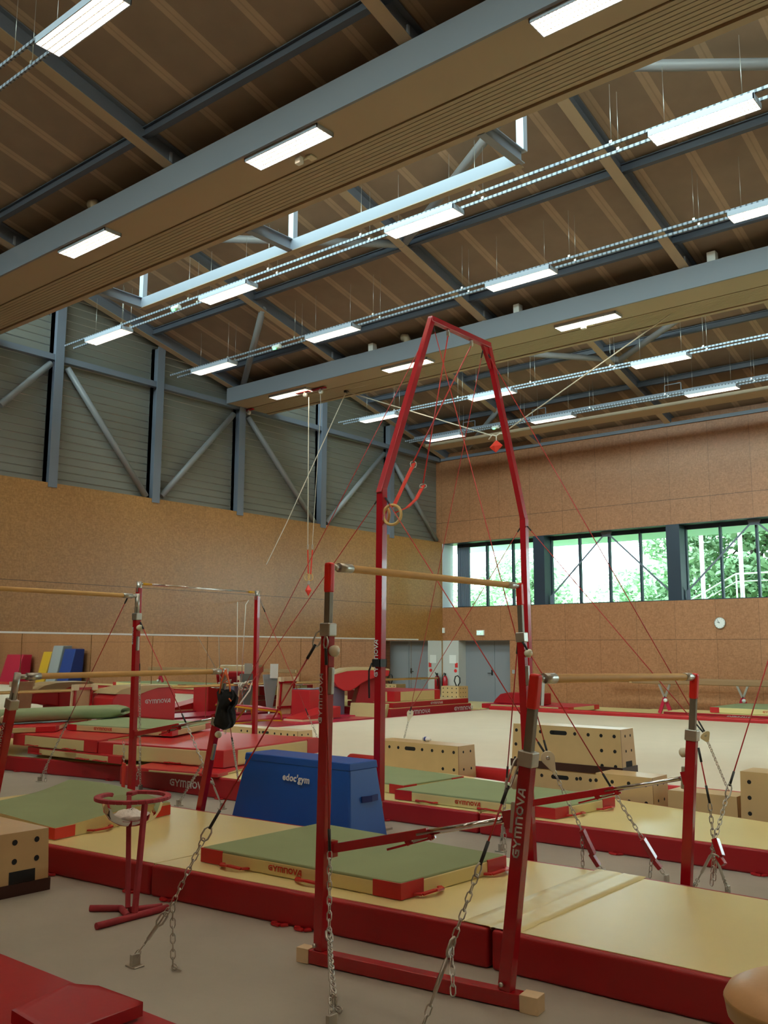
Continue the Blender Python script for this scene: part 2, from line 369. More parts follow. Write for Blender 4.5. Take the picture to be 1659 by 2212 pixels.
def lettering(txt, root, org, xd, yd, h, m='text_white', bold=0.03, wide=1.0, shear=0.0, name='lettering'):
    if txt == 'GYMNOVA': return maker_word(root, org, xd, yd, h, m, wide*.92)
    cu = bpy.data.curves.new(name, 'FONT'); cu.body = txt; cu.size = 1; cu.extrude = 0.004; cu.offset = bold; cu.shear = shear; cu.resolution_u = 3; cu.space_character = 1.08
    t = bpy.data.objects.new('t', cu); COL.objects.link(t)
    bpy.context.view_layer.update()
    me = bpy.data.meshes.new_from_object(t); bpy.data.objects.remove(t)
    xd = V(xd).normalized(); yd = V(yd).normalized(); nd = xd.cross(yd); k = h/0.72
    base = V(root.location) if root is not None else V((0, 0, 0))
    if root is not None and root.parent is not None: base = base + root.parent.location
    for v in me.vertices:
        c = v.co.copy(); v.co = V(org)+xd*(c.x*k*wide)+yd*(c.y*k)+nd*(c.z*0.3+0.0012)-base
    me.materials.clear(); me.materials.append(M[m])
    o = bpy.data.objects.new(name, me); COL.objects.link(o); o.parent = root; return o
def lerp(a, b, t): return V(a)*(1-t)+V(b)*t
# ============================================================ THE HALL
XL, XR, YB, YF, ZW = -18.9, 12.0, 26.0, -8.0, 5.5
SILL, LINT, WTOP = 3.24, 5.457, 8.38
DZ0, DZ1 = 8.40, 8.80
struct('floor', MB().box((XL-.4, YF-.3, -.2), (XR+.3, YB+.6, 0)), 'concrete')
# left wall: strand board up to 5.5 m, ribbed cladding above
struct('wall_left', MB().box((XL-.35, YF, 0), (XL, YB, ZW)), 'osb_left')
struct('wall_left_cladding', MB().box((XL-.45, YF, ZW), (XL-.25, YB+.5, 12)), 'clad')
struct('trim_1', MB().box((XL, 8.9, 2.125), (XL+.03, 24.6, 2.165)), 'white')
struct('wall_right', MB().box((XR, YF, 0), (XR+.3, YB+.5, 12)), 'osb_side')
struct('wall_front', MB().box((XL-.4, YF-.3, 0), (XR+.3, YF, 12)), 'osb_side')
# window wall with door recess and window band
w = MB(); w.box((-16.22, YB, 0), (XR, YB+.4, SILL)); w.box((XL-.35, YB, 2.125), (-16.22, YB+.4, SILL))
w.box((XL-.35, YB, LINT), (XR, YB+.25, WTOP)); w.box((XL-.35, YB+.25, LINT+.02), (XR, YB+.5, 9.3))
w.cur = 1; w.box((XL-.35, YB, 0), (-18.24, YB+.55, 2.125))
w.cur = 2; w.box((XL-.35, YB+.001, LINT-.015), (XR, YB+.62, LINT-.001)); w.box((XL-.3, YB+.001, SILL+.001), (XR, YB+.6, SILL+.012))
struct('wall_back', w, ['osb_back', 'wallgrey', 'winframe'])
struct('trim_2', MB().box((XL, YB-.06, WTOP), (XR, YB+.3, WTOP+.10)), 'bluegrey')
w = MB(); w.box((XL-.3, YB, SILL), (XL+.03, YB+.6, LINT)); struct('trim_3', w, 'reveal')
# double door in its recess
d = thing('door_1', (-17.2, YB+.42, 0), 'x', 'x'); del d['label']; del d['category']; d['kind'] = 'structure'
leaf_ = MB().box((-18.24, YB+.42, 0), (-17.08, YB+.47, 2.12)).obj('door_leaf', 'doorgrey', d, .004)
MB().box((-17.07, YB+.42, 0), (-16.22, YB+.47, 2.12)).obj('door_leaf', 'doorgrey', d, .004)
h = MB(); h.tube((-17.18, YB+.42, 1.05), (-17.18, YB+.36, 1.05), .012); h.tube((-17.18, YB+.36, 1.05), (-17.32, YB+.36, 1.05), .012); h.box((-17.21, YB+.405, .98), (-17.15, YB+.42, 1.16))
h.obj('door_handle', 'blackrub', leaf_)
struct('wall_recess', MB().box((XL, YB+.48, 0), (-16, YB+.6, 2.2)), 'doorgrey')
# windows, one per bay between dark posts
posts = [XL, -15.08, -10.62, -6.15, -1.70, 2.75, 7.20, XR]
for i, (xa, xb) in enumerate(zip(posts, posts[1:])):
    a = xa+(.2 if i else .36); b = xb-(.2 if i < 6 else 0)
    t = thing('window_%d' % (i+1), ((a+b)/2, YB+.5, SILL), 'x', 'x'); del t['label']; del t['category']; t['kind'] = 'structure'
    fr = MB(); fr.box((a, YB+.47, SILL), (b, YB+.53, SILL+.05)); fr.box((a, YB+.47, LINT-.13), (b, YB+.53, LINT))
    n = 4; xs = [a+(b-a)*k/n for k in range(n+1)]
    if i == 0: xs = [a, -18.39, -17.36, -16.33, b]
    for x in xs: fr.box((x-.03, YB+.44, SILL), (x+.03, YB+.56, LINT))
    fr.obj('window_frame', 'winframe', t)
    for k in range(len(xs)-1):
        if i == 0 and k == 0:
            lv = MB()
            for q in range(7): lv.box((a+q*.073, YB+.40, SILL+.05), (a+.055+q*.073, YB+.47, LINT-.13))
            lv.obj('blind', 'louvre', t)
            continue
        MB().box((xs[k]+.03, YB+.495, SILL+.05), (xs[k+1]-.03, YB+.505, LINT-.13)).obj('pane', 'glass', t)
    # flat bar bracing inside the bay
    cx = (xa+xb)/2; br = MB()
    if i: 
        for sx, e in ((-1, xa+.27), (1, xb-.25)):
            br.beam((cx+sx*.12, YB+.3, LINT-.14), (e, YB+.3, SILL+.28), .05, .012, (0, 1, 0))
            br.box((e-.07*(1 if sx > 0 else -1), YB+.29, SILL+.02), (e+.05*sx, YB+.31, SILL+.30))
        br.prism([(cx-.2, YB+.29, LINT), (cx+.2, YB+.29, LINT), (cx+.12, YB+.29, LINT-.17), (cx-.12, YB+.29, LINT-.17)], (0, .02, 0))
        br.obj('window_brace', 'bluegrey', t)
for i, x in enumerate(posts[1:-1]):
    struct('window_post', MB().box((x-.2, YB+.004, SILL+.012), (x+.2, YB+.60, LINT-.016)), 'winframe')
# roof: three shed slopes and a glazed step above each duct
RZ = 8.85; SL = .25
def zr(y, yl): return RZ+SL*(yl-y)
lows = [-.56, 7.77, 16.10, 24.43]
for k, yl in enumerate(lows):
    y0 = yl-7.15 if k else YF-.3; y1 = yl+1.0 if k < 3 else YB+.5
    za = zr(y0, yl)+.30; zb = zr(y1, yl)+.30
    r = MB(); r.hexa([(XL-.45, y0, za), (XR+.3, y0, za), (XR+.3, y1, zb), (XL-.45, y1, zb)], [(XL-.45, y0, za+.2), (XR+.3, y0, za+.2), (XR+.3, y1, zb+.2), (XL-.45, y1, zb+.2)])
    struct('ceiling' if k == 0 else 'ceiling_slope_%d' % k, r, 'roof')
    if k < 3:
        g = thing('roof_glazing', (-4, yl+1.05, 8.9), 'x', 'x'); del g['label']; del g['category']; g['kind'] = 'structure'
        zt = zr(yl+8.33-7.15, yl+8.33)+.3
        f = MB(); f.box((XL-.4, yl+1.0, zb-.1), (XR+.3, yl+1.1, 9.02)); f.box((XL-.4, yl+1.0, zt-.08), (XR+.3, yl+1.18, zt+.2))
        x = XL
        while x < XR+.1: f.box((x-.03, yl+1.0, 9.0), (x+.03, yl+1.1, zt)); x += 1.1125
        f.obj('glazing_frame', 'bluegrey', g)
        MB().box((XL, yl+1.04, 9.02), (XR, yl+1.05, zt-.08)).obj('pane', 'glass', g)
# eaves beams and purlins
for yl in lows:
    for dy in (-2.55, -.50) if yl > 8 else (-.42,):
        y = yl+dy; z = zr(y, yl)+.12
        p = MB(); p.ibeam((XL-.2, y, z+.08), (XR, y, z+.08), .10, .15); p.cur = 1; p.box((XL-.2, y+.05, z+.07), (XR, y+.11, z+.11))
        struct('purlin', p, ['purlinsteel', 'soffit'])
# rafters
rx = [XL+.12, -15.05, -10.60, -6.15, -1.70, 2.75, 7.20]
for yl in lows:
    y0 = max(yl-7.1, YF); y1 = yl+.9 if yl < 20 else YB+.2
    for x in rx:
        p = MB(); p.ibeam((x, y0, zr(y0, yl)+.15), (x, y1, zr(y1, yl)+.15), .17, .28)
        p.cur = 1; p.beam((x, y0, zr(y0, yl)-.005), (x, y1, zr(y1, yl)-.005), .19, .012)
        struct('rafter', p, ['bluegrey', 'soffit'])
# columns, rails and tube braces on the left wall
for y in (2.7, 5.5, 8.3, 11.08, 13.9, 16.67, 19.95, 23.2):
    yl = [q for q in lows if y < q+1.05][0]
    c = MB(); c.ibeam((XL-.12, y, ZW-.1), (XL-.12, y, zr(y, yl)), .22, .30, (1, 0, 0), .02)
    struct('column', c, 'bluegrey')
struct('wall_rail', MB().beam((XL-.1, YF, 8.43), (XL-.1, YB, 8.43), .14, .14), 'bluegrey')
for a, b in (((110, 785), (0, 875)), ((145, 795), (315, 1072)), ((505, 895), (348, 1072)), ((535, 900), (680, 1130)), ((830, 980), (705, 1130)), ((850, 1000), (943, 1168))):
    struct('tube_brace', MB().tube(atx(*a, XL-.1), atx(*b, XL-.1), .075, 14), 'tubesteel')
def onroof(px, py, yl, dz=.05):
    d = ray(px, py); t = (RZ+dz+SL*yl-CAMH)/(d.z+SL*d.y); return CAM+d*t
for xn, yn, yl, dy in ((-10.6, 13.36, 16.1, 2.35), (-1.7, 13.36, 16.1, 2.35), (-10.35, 22.3, 24.43, 2.5), (-1.7, 22.3, 24.43, 2.5), (-10.6, 5.0, 7.77, 2.35), (-1.7, 5.0, 7.77, 2.35)):
    if yl < 8: continue
    for sx in (-1, 1):
        e = (xn+sx*4.4, yn-dy)
        struct('tube_brace', MB().tube((xn, yn, zr(yn, yl)+.07), (e[0], e[1], zr(e[1], yl)+.07), .08, 14), 'tubesteel')
for a, b, yl in (((568, 668), (524, 838), 16.1), ((1080, 880), (1010, 968), 24.43)):
    struct('tube_brace', MB().tube(onroof(*a, yl), onroof(*b, yl), .08, 14), 'tubesteel')
# ducts: grey front panel, smooth soffit, ribbed soffit
dlabs = {7.77: ('wide boxed duct with ribbed sand soffit nearest the camera, crossing the whole ceiling', 'duct'),
         16.10: ('boxed duct with ribbed soffit over the rings frame, its left end at the wall', 'duct')}
for yl, x0 in ((-.56, XL), (7.77, XL), (16.10, XL)):
    t = thing('ceiling_duct', (-4, yl+.8, DZ0), *(dlabs.get(yl, ('boxed ceiling duct behind the camera', 'duct'))), group='ceiling ducts')
    MB().box((x0, yl, DZ0), (XR, yl+.04, DZ1)).obj('side_panel', 'ductface', t)
    MB().box((x0, yl+.04, DZ0+.012), (XR, yl+.74, DZ0+.04)).obj('soffit_panel', 'soffit', t)
    r = MB()
    for q in range(9): r.box((x0, yl+.78+q*.075, DZ0+.012), (XR, yl+.78+q*.075+.062, DZ0+.035))
    r.cur = 1; r.box((x0, yl+.74, DZ0+.04), (XR, yl+1.50, DZ0+.05))
    r.obj('ribbed_panel', ['soffitrib', 'plyedge'], t)
    MB().box((x0, yl+1.49, DZ0), (XR, yl+1.60, DZ0+.05)).obj('edge_strip', 'soffit', t)
    MB().box((x0, yl+1.57, DZ0+.05), (XR, yl+1.60, DZ1-.05)).obj('back_panel', 'soffit', t)
    MB().box((x0, yl, DZ1), (XR, yl+.12, DZ1+.02)).obj('top_flange', 'ductface', t)
    for x in rx[1:]: MB().box((x-.03, yl+.02, DZ1+.02), (x+.03, yl+.06, DZ1+.26)).obj('hanger', 'palesteel', t)
t = thing('ceiling_duct', (-4, 24.2, DZ0), 'narrow sand beam panel under the roof in front of the window wall', 'duct')
MB().box((-18.0, 23.85, DZ0), (XR, 24.50, DZ0+.10)).obj('soffit_panel', 'soffit', t, .01)
# white skylight frames hung beyond each duct
for yf, nm in ((10.35, 'pale steel frame of beam, arms and posts beyond the nearest duct'),):
    t = thing('skylight_frame', (-10.6, yf, DZ0), nm, 'frame')
    x0, x1 = -14.75, -6.15
    MB().box((x0, yf-.05, DZ0), (x1-.06, yf+.05, DZ0+.19)).obj('long_beam', 'framesteel', t)
    bt = MB().box((x0, yf-.05, DZ0-.012), (x1, yf+.07, DZ0)); bt.obj('beam_underside', 'soffit', t)
    for x in (x0, -10.6, x1):
        MB().ibeam((x, yf-1.0, DZ0+.10), (x, yf, DZ0+.10), .12, .20).obj('arm', 'framesteel', t)
        MB().box((x-.04, yf-.05, DZ0+.19), (x+.075, yf+.05, zr(yf, yf+5.75)+.3)).obj('post', 'palesteel', t)
for (px, py), w_, nm in (((1540, 562), .16, 'small pale box on top of the far duct near the right edge'), ((1120, 677), .14, 'small pale box on top of the far duct right of the rings crossbar'), ((806, 762), .15, 'small pale box on top of the far duct left of the rings frame')):
    p = aty(px, py, 16.3)
    tag(MB().box((p.x-w_/2, 16.2, DZ1+.02), (p.x+w_/2, 16.36, DZ1+.25)).obj('junction_box', 'white', None, .01), nm, 'box', 'pale boxes on the far duct')
for (px, py), w_, h_, nm in (((760, 775), .5, .11, 'low grey machine housing on the far duct left of the vent elbow'), ((620, 835), 1.3, .10, 'long low grey housing on the left end of the far duct'), ((1600, 560), 1.0, .11, 'sand pipe bundle housing on the far duct at the right edge')):
    p = aty(px, py, 16.4); o = MB(); o.box((p.x-w_/2, 16.3, DZ1-.3), (p.x+w_/2, 16.6, DZ1+h_)); o.box((p.x-w_/3, 16.35, DZ1+h_), (p.x+w_/4, 16.5, DZ1+h_+.03))
    tag(o.obj('duct_housing', 'soffit' if px == 1600 else 'ductface', None, .02), nm, 'housing')
# ------------------------------------------------------------ ceiling lights
def light(x, y, z, susp, label, group):
    L_, Wd = 1.36, .31
    t = thing('ceiling_light', (x, y, z), label, 'ceiling light', group)
    h = MB(); h.box((x-L_/2, y-Wd/2, z), (x+L_/2, y-Wd/2+.012, z+.07)); h.box((x-L_/2, y+Wd/2-.012, z), (x+L_/2, y+Wd/2, z+.07))
    h.box((x-L_/2, y-Wd/2, z), (x-L_/2+.012, y+Wd/2, z+.07)); h.box((x+L_/2-.012, y-Wd/2, z), (x+L_/2, y+Wd/2, z+.07)); h.box((x-L_/2, y-Wd/2, z+.07), (x+L_/2, y+Wd/2, z+.085))
    h.obj('housing', 'palesteel', t)
    MB().box((x-L_/2+.014, y-Wd/2+.014, z+.045), (x+L_/2-.014, y+Wd/2-.014, z+.06)).obj('lamp_panel', 'lamp', t)
    g = MB()
    for k in range(1, 30):
        xx = x-L_/2+k*L_/30; g.box((xx-.002, y-Wd/2+.012, z+.004), (xx+.002, y+Wd/2-.012, z+.036))
    for k in (-1, 0, 1): g.box((x-L_/2+.012, y+k*.075-.004, z+.004), (x+L_/2-.012, y+k*.075+.004, z+.034))
    g.obj('louvre', 'louvremetal', t)
    if susp:
        for sx in (-.5, .5): MB().tube((x+sx, y, z+.08), (x+sx, y, z+1.0), .003, 5).obj('suspension_wire', 'galv', t)
lx = [(-16.78, 'first'), (-12.93, 'second'), (-8.30, 'third'), (-3.85, 'fourth'), (.6, 'fifth')]
for y, z, s, nm in ((7.99, DZ0-.045, 0, 'recessed in the nearest duct'), (16.45, DZ0-.045, 0, 'recessed in the far duct'),
                 (4.90, 8.42, 1, 'hanging in front of the nearest duct'), (10.96, 8.42, 1, 'hanging just beyond the nearest duct'), (13.87, 8.42, 1, 'hanging just before the far duct'),
                 (20.06, 8.42, 1, 'hanging just beyond the far duct'), (23.28, 8.42, 1, 'hanging last before the window wall')):
    for x, q in lx:
        light(x, y, z, s, 'louvred light %s, %s from the left' % (nm, q), 'louvred ceiling lights')
for y, rn in ((2.2, 'added nearest'), (-.3, 'first'), (-3.0, 'second'), (-5.0, 'third')):  # nearest and third rows are added out of view to brighten the foreground
    for x, cn in ((-12.93, 'leftmost'), (-8.3, 'second'), (-3.85, 'third'), (.6, 'fourth'), (5, 'rightmost')):
        light(x, y, 8.42, 0, 'louvred light out of picture, %s of the %s row %s the camera' % (cn, rn, 'above' if y > 2 else 'behind'), 'louvred lights behind the camera')
for y in (4.9, 10.96, 13.87, 20.06, 23.28):
    for x, cn in ((5.0, 'nearer'), (9.4, 'farther')): light(x, y, 8.42, 0, 'louvred light out of picture on the right, %s one %s' % (cn, {4.9: 'before the nearest duct', 10.96: 'just beyond the nearest duct', 13.87: 'just before the far duct', 20.06: 'just beyond the far duct', 23.28: 'by the window wall'}[y]), 'louvred lights out of picture')
for y, nm in ((4.90, 'perforated rail pair carrying the lights in front of the nearest duct'), (10.96, 'perforated rail pair carrying the first light row beyond the nearest duct'), (13.87, 'perforated rail pair carrying the light row before the far duct'),
           (20.06, 'perforated rail pair carrying the first light row beyond the far duct'), (23.28, 'perforated rail pair carrying the light row by the window wall')):
    t = thing('light_rail', (-4, y, 8.5), nm, 'rail', 'perforated light rails')
    for dy in (-.11, .11):
        MB().box((-18.3, y+dy-.014, 8.505), (XR, y+dy+.014, 8.545)).obj('rail', 'perf', t)
    for x in rx[1:5]:
        for dx in (-1.1, 1.1):
            for dy in (-.11, .11):
                wv = MB(); wv.tube((x+dx, y+dy, 8.55), (x+dx, y+dy, 9.4), .0035, 5); wv.box((x+dx-.02, y+dy-.02, 8.535), (x+dx+.02, y+dy+.02, 8.575)); wv.obj('suspension_wire', 'galv', t)
t = thing('cable_tray', (-4, 23.7, 8.6), 'blue grey cable tray running above the last light row', 'cable tray')
tr = MB().box((-18.2, 23.50, 8.60), (XR, 23.78, 8.62)); tr.box((-18.2, 23.50, 8.60), (XR, 23.51, 8.70)); tr.obj('tray', 'bluegrey', t)
for x in (-16, -13.5, -9.4, -5, -.5):
    b = MB().box((x-.25, 23.49, 8.70), (x-.23, 23.5, 8.9)); b.box((x+.2, 23.49, 8.70), (x+.22, 23.5, 8.9)); b.box((x-.25, 23.49, 8.88), (x+.22, 23.5, 8.9)); b.obj('tray_bracket', 'bluegrey', t)
for (px, py), nm in (((378, 676), 'white emergency light with green lamp on the rail right of the leftmost hanging light'), ((596, 756), 'white emergency light with green lamp on the second rail'), ((1069, 925), 'white emergency light with green lamp above the high red weight')):
    p = at(px, py, 8.47) ; p.y = min([10.96, 13.87, 20.06, 23.28], key=lambda q: abs(q-p.y)); p = aty(px, py, p.y-.11); p.z = 8.462
    t = thing('emergency_light', p, nm, 'emergency light', 'emergency lights on the rails')
    b = MB(); b.smooth = True; b.path([(p.x-.09, p.y, p.z), (p.x+.14, p.y, p.z)], .05, 12); b.obj('body', 'white', t, .01)
    l = MB(); l.path([(p.x-.05, p.y-.03, p.z-.045), (p.x+.02, p.y-.03, p.z-.045)], .018, 8); l.obj('lamp', 'led', t)
for (px, py), yl, nm in (((650, 347), 7.77, 'white sensor on a bracket under the nearest duct'), ((1263, 706), 16.1, 'white sensor on a bracket under the far duct')):
    p = at(px, py, 8.33)
    t = thing('motion_sensor', p, nm, 'sensor')
    MB().box((p.x-.07, p.y-.05, p.z-.05), (p.x+.03, p.y+.03, p.z+.05)).obj('sensor_head', 'white', t, .012)
    b = MB().tube((p.x, p.y, p.z), (p.x+.07, p.y+.10, p.z+.075), .018); b.box((p.x+.03, p.y+.05, p.z+.055), (p.x+.13, p.y+.18, p.z+.075)); b.obj('bracket', 'cream', t)
for (px, py), y, nm in (((207, 452), 7.95, 'round sand coloured vent elbow on top of the nearest duct'), ((880, 745), 16.28, 'round sand coloured vent elbow on top of the far duct')):
    p = aty(px, py, y)
    t = thing('vent_pipe', (p.x, p.y, DZ1), nm, 'vent pipe')
    MB().path([(p.x, p.y, DZ1-.3), (p.x, p.y, DZ1+.12), (p.x-.03, p.y, DZ1+.19), (p.x-.14, p.y, DZ1+.215)], .085, 16).obj('elbow', 'soffit', t)
# mirrors and barre on the left wall
yy = 25.93; k = 0
while yy > 8.5:
    o = MB().box((XL+.004, yy-1.70, .06), (XL+.012, yy-.012, 2.12)).obj('wall_mirror', 'mirror')
    tag(o, 'tall frameless mirror sheet on the left wall, %s from the window wall' % ['first', 'second', 'third', 'fourth', 'fifth', 'sixth', 'seventh', 'eighth', 'ninth', 'tenth', 'eleventh', 'twelfth'][k], 'mirror', 'wall mirrors'); yy -= 1.706; k += 1
a = atx(300, 1490, -18.68); b = atx(850, 1466, -18.68); zb = (a.z+b.z)/2
t = thing('barre', (-18.68, 17, zb), 'long round wooden ballet barre fixed along the mirrored left wall', 'barre')
MB().tube((-18.68, 9.0, zb), (-18.68, 25.4, zb), .025, 12).obj('rail', 'wood', t)
for y in range(10, 26, 3):
    MB().path([(-18.89, y, zb-.06), (-18.74, y, zb-.06), (-18.68, y, zb-.03)], .012, 8).obj('bracket', 'galv', t)
# wall items
p = aty(1555, 1346, YB-.03)
t = thing('wall_clock', p, 'round white wall clock on the strand board wall under the windows', 'clock')
MB().lathe(p, [(.001, -.02), (.155, -.02), (.162, .0), (.155, .022), (.14, .022)], 32, (0, -1, 0)).obj('case', 'galv', t)
f = MB().disc((p.x, p.y-.018, p.z), (0, -1, 0), .142, 32); f.obj('face', 'white', t)
h = MB(); h.beam((p.x, p.y-.022, p.z), (p.x-.07, p.y-.022, p.z+.035), .012, .004, (0, 1, 0)); h.beam((p.x, p.y-.022, p.z), (p.x-.06, p.y-.022, p.z+.09), .008, .004, (0, 1, 0))
for q in range(12):
    a_ = q*math.pi/6; h.beam((p.x+.12*math.cos(a_), p.y-.021, p.z+.12*math.sin(a_)), (p.x+.135*math.cos(a_), p.y-.021, p.z+.135*math.sin(a_)), .008, .003, (0, 1, 0))
h.obj('hands_and_marks', 'blackrub', t)
p = aty(1038, 1367, YB-.02)
t = thing('exit_sign', p, 'small lit emergency exit sign above the grey double door', 'exit sign')
MB().box((p.x-.15, p.y-.03, p.z-.09), (p.x+.15, p.y+.02, p.z+.09)).obj('frame', 'white', t, .008)
MB().box((p.x-.12, p.y-.034, p.z-.055), (p.x+.12, p.y-.03, p.z+.055)).obj('panel', 'exit', t)
g = MB(); g.beam((p.x-.10, p.y-.037, p.z), (p.x-.04, p.y-.037, p.z), .02, .003, (0, 1, 0)); g.prism([(p.x-.05, p.y-.035, p.z-.03), (p.x-.05, p.y-.035, p.z+.03), (p.x-.02, p.y-.035, p.z)], (0, -.003, 0))
g.path([(p.x+.01, p.y-.037, p.z-.04), (p.x+.035, p.y-.037, p.z), (p.x+.03, p.y-.037, p.z+.03)], .009, 6); g.path([(p.x+.035, p.y-.037, p.z), (p.x+.065, p.y-.037, p.z-.035)], .008, 6); g.box((p.x+.08, p.y-.038, p.z-.045), (p.x+.105, p.y-.035, p.z+.045))
g.obj('pictogram', 'text_white', t)
p = aty(952, 1362, YB-.05); p.x = XL+.08
t = thing('intruder_sensor', p, 'small white sensor box high in the corner beside the doors', 'sensor')
MB().box((p.x-.05, p.y-.03, p.z-.09), (p.x+.03, p.y+.04, p.z+.09)).obj('body', 'white', t, .01)
p = aty(1109, 1451, YB-.01)
tag(MB().box((p.x-.05, p.y, p.z-.06), (p.x+.05, p.y+.02, p.z+.06)).obj('call_plate', 'greyfoam', None, .004), 'small square grey wall plate right of the double door', 'wall plate')
p = aty(979, 1424, YB-.01)
tag(MB().box((p.x-.16, p.y-.004, p.z-.14), (p.x+.12, p.y+.006, p.z+.14)).obj('notice', 'white'), 'white paper notice pinned on the pale pier left of the doors', 'notice')
for (px, py), s_, nm in (((986, 1437), .06, 'red square fire sign on the pale pier'), ((984, 1449), .045, 'small round red fire sign below the square sign on the pale pier')):
    p = aty(px, py, YB-.008)
    if s_ > .05: o = MB().box((p.x-s_, p.y-.003, p.z-s_*1.3), (p.x+s_*.8, p.y+.006, p.z+s_*1.3)).obj('fire_sign', 'redglass')
    else: o = MB().prism([(p.x+s_*1.3*math.cos(q*math.pi/8), p.y+.006, p.z+s_*1.3*math.sin(q*math.pi/8)) for q in range(16)], (0, -.009, 0)).obj('fire_sign', 'redglass')
    tag(o, nm, 'sign')
p = aty(955, 1475, YB-.12); p.x = max(p.x, -18.72)
t = thing('fire_extinguisher', (p.x, YB-.12, .35), 'red fire extinguisher hanging in the corner behind the perforated box', 'fire extinguisher')
MB().lathe((p.x, YB-.12, .35), [(.001, 0), (.085, .01), (.09, .05), (.09, .48), (.06, .57), (.025, .6), (.001, .6)], 20).obj('cylinder', 'steelred', t)
MB().path([(p.x, YB-.12, .95), (p.x+.02, YB-.2, 1.05), (p.x-.06, YB-.2, .9), (p.x-.07, YB-.2, .6)], .014, 8).obj('hose', 'blackrub', t)
MB().box((p.x-.03, YB-.14, .94), (p.x+.03, YB-.1, 1.03)).obj('valve', 'blackrub', t, .006)
# small things fixed under the far duct: red brackets with pulleys
for (px, py), nm in (((658, 845), 'red steel pulley bracket under the far duct, left of a pair'), ((692, 838), 'red steel pulley bracket under the far duct, right of a pair'), ((537, 884), 'red steel pulley bracket where the far duct meets the left wall')):
    p = at(px, py, DZ0-.01)
    t = thing('pulley_bracket', p, nm, 'bracket', 'red pulley brackets')
    MB().box((p.x-.28, p.y-.05, p.z-.035), (p.x+.18, p.y+.05, p.z)).obj('plate', 'steelred', t, .004)
    MB().lathe((p.x+.02, p.y-.025, p.z-.10), [(.001, 0), (.06, 0), (.05, .025), (.06, .05), (.001, .05)], 18, (0, 1, 0)).obj('pulley_wheel', 'white', t)
    MB().box((p.x, p.y-.035, p.z-.11), (p.x+.04, p.y-.028, p.z)).obj('fork', 'galv', t)
# ------------------------------------------------------------ outside
struct('ground_outside', MB().box((-60, YB+.7, -.3), (40, 90, -.1)), 'grass')
o = MB().box((XL-6, YB+.62, LINT+.02), (XR+6, YB+3.3, LINT+.35)).obj('roof_overhang', 'overhang'); o['kind'] = 'structure'
for i, (px, py) in enumerate(((1516, 1200), (1600, 1200), (1240, 1230))):
    p = aty(px, py, 30.5)
    tag(MB().tube((p.x, 30.5, -.1), (p.x, 30.5, 7.0), .07, 10).obj('outdoor_post', 'extwhite'), 'slim white post outside, %s' % ['left one in the right window', 'right one in the right window', 'half lost in glare in the middle window'][i], 'post', 'white posts outside the windows')
t = thing('outdoor_railing', (-9, 30.7, -.1), 'pale sloping stair railing outside the right hand window', 'railing')
a = aty(1490, 1298, 30.7); b = aty(1590, 1240, 30.7)
r = MB(); r.path([a, b, b+V((6, 0, 0))], .03, 8); r.path([a-V((0, 0, .25)), b-V((0, 0, .25)), b+V((6, 0, -.25))], .02, 8); r.obj('handrail', 'extwhite', t)
r = MB()
for q in (0, .5, 1): r.tube((b.x+q*5, 30.7, -.1), (b.x+q*5, 30.7, b.z), .025, 8)
r.tube((a.x, 30.7, -.1), (a.x, 30.7, a.z), .025, 8)
r.obj('baluster', 'extwhite', t)
def tree(x, y, h, R, n, leaf, lab):
    t = thing('tree', (x, y, -.1), lab, 'tree', 'trees outside the windows')
    rnd = random.Random(int(x*100+y)); tr = MB(); tr.path([(x, y, -.1), (x+.1, y, h*.3), (x-.1, y+.1, h*.6), (x, y, h*.85)], [.22, .18, .12, .05], 8)
    cl = []
    for k in range(15):
        a = rnd.uniform(0, 6.28); q = rnd.uniform(.2, 1)*R; z = h*rnd.uniform(.30, 1.0); q *= max(.25, 1-abs(z/h-.6)*1.3)
        c = V((x+q*math.cos(a), y+q*math.sin(a), z)); cl.append((c, rnd.uniform(.6, 1.0)*R*.5)); tr.path([(x, y, z*.7), lerp((x, y, z*.7), c, .6)+V((0, 0, -.1)), c], [.06, .04, .015], 6)
    tr.obj('trunk', 'bark', t)
    m = MB()
    for c, r in cl:
        for k in range(n//8):
            d = V((rnd.gauss(0, 1), rnd.gauss(0, 1), rnd.gauss(0, 1))).normalized()*r*rnd.uniform(.55, 1.05); d.z *= .75; p = c+d
            u = V((rnd.gauss(0, 1), rnd.gauss(0, 1), rnd.gauss(0, .6))).normalized(); v = u.cross(V((rnd.gauss(0, 1), rnd.gauss(0, 1), rnd.gauss(0, 1)))).normalized(); s_ = rnd.uniform(.06, .15)
            m.add([p-u*s_*1.4, p+v*s_*.6, p+u*s_*1.4, p-v*s_*.6], [(0, 1, 2, 3)])
    m.obj('foliage', leaf, t)
for x, y, h, R, n, lf, lb in ((-14.4, 38, 10.5, 3.2, 10000, 'leaf2', 'pale leafy tree filling the right half of the middle window'), (-18.8, 42, 5.4, 2.6, 3600, 'leaf2', 'low pale bush left of the leafy tree in the middle window'),
                          (-11.2, 35, 10.5, 3.6, 12000, 'leaf', 'full green tree seen through the right window'), (-7.6, 37, 11, 4.0, 12000, 'leaf', 'tall dark tree at the right window edge'), (-10.0, 45, 11, 4.5, 8000, 'leaf', 'darker tree standing behind the two trees in the right window'),
                          (-26.0, 44, 6.6, 3.2, 6000, 'leaf2', 'pale tree in the left window right of its second mullion'), (-32, 46, 6.4, 3.0, 5000, 'leaf2', 'pale tree at the left end of the left window'), (-4.0, 38, 9, 3.6, 5200, 'leaf', 'tree beyond the right of the picture')):
    tree(x, y, h, R, n, lf, lb)
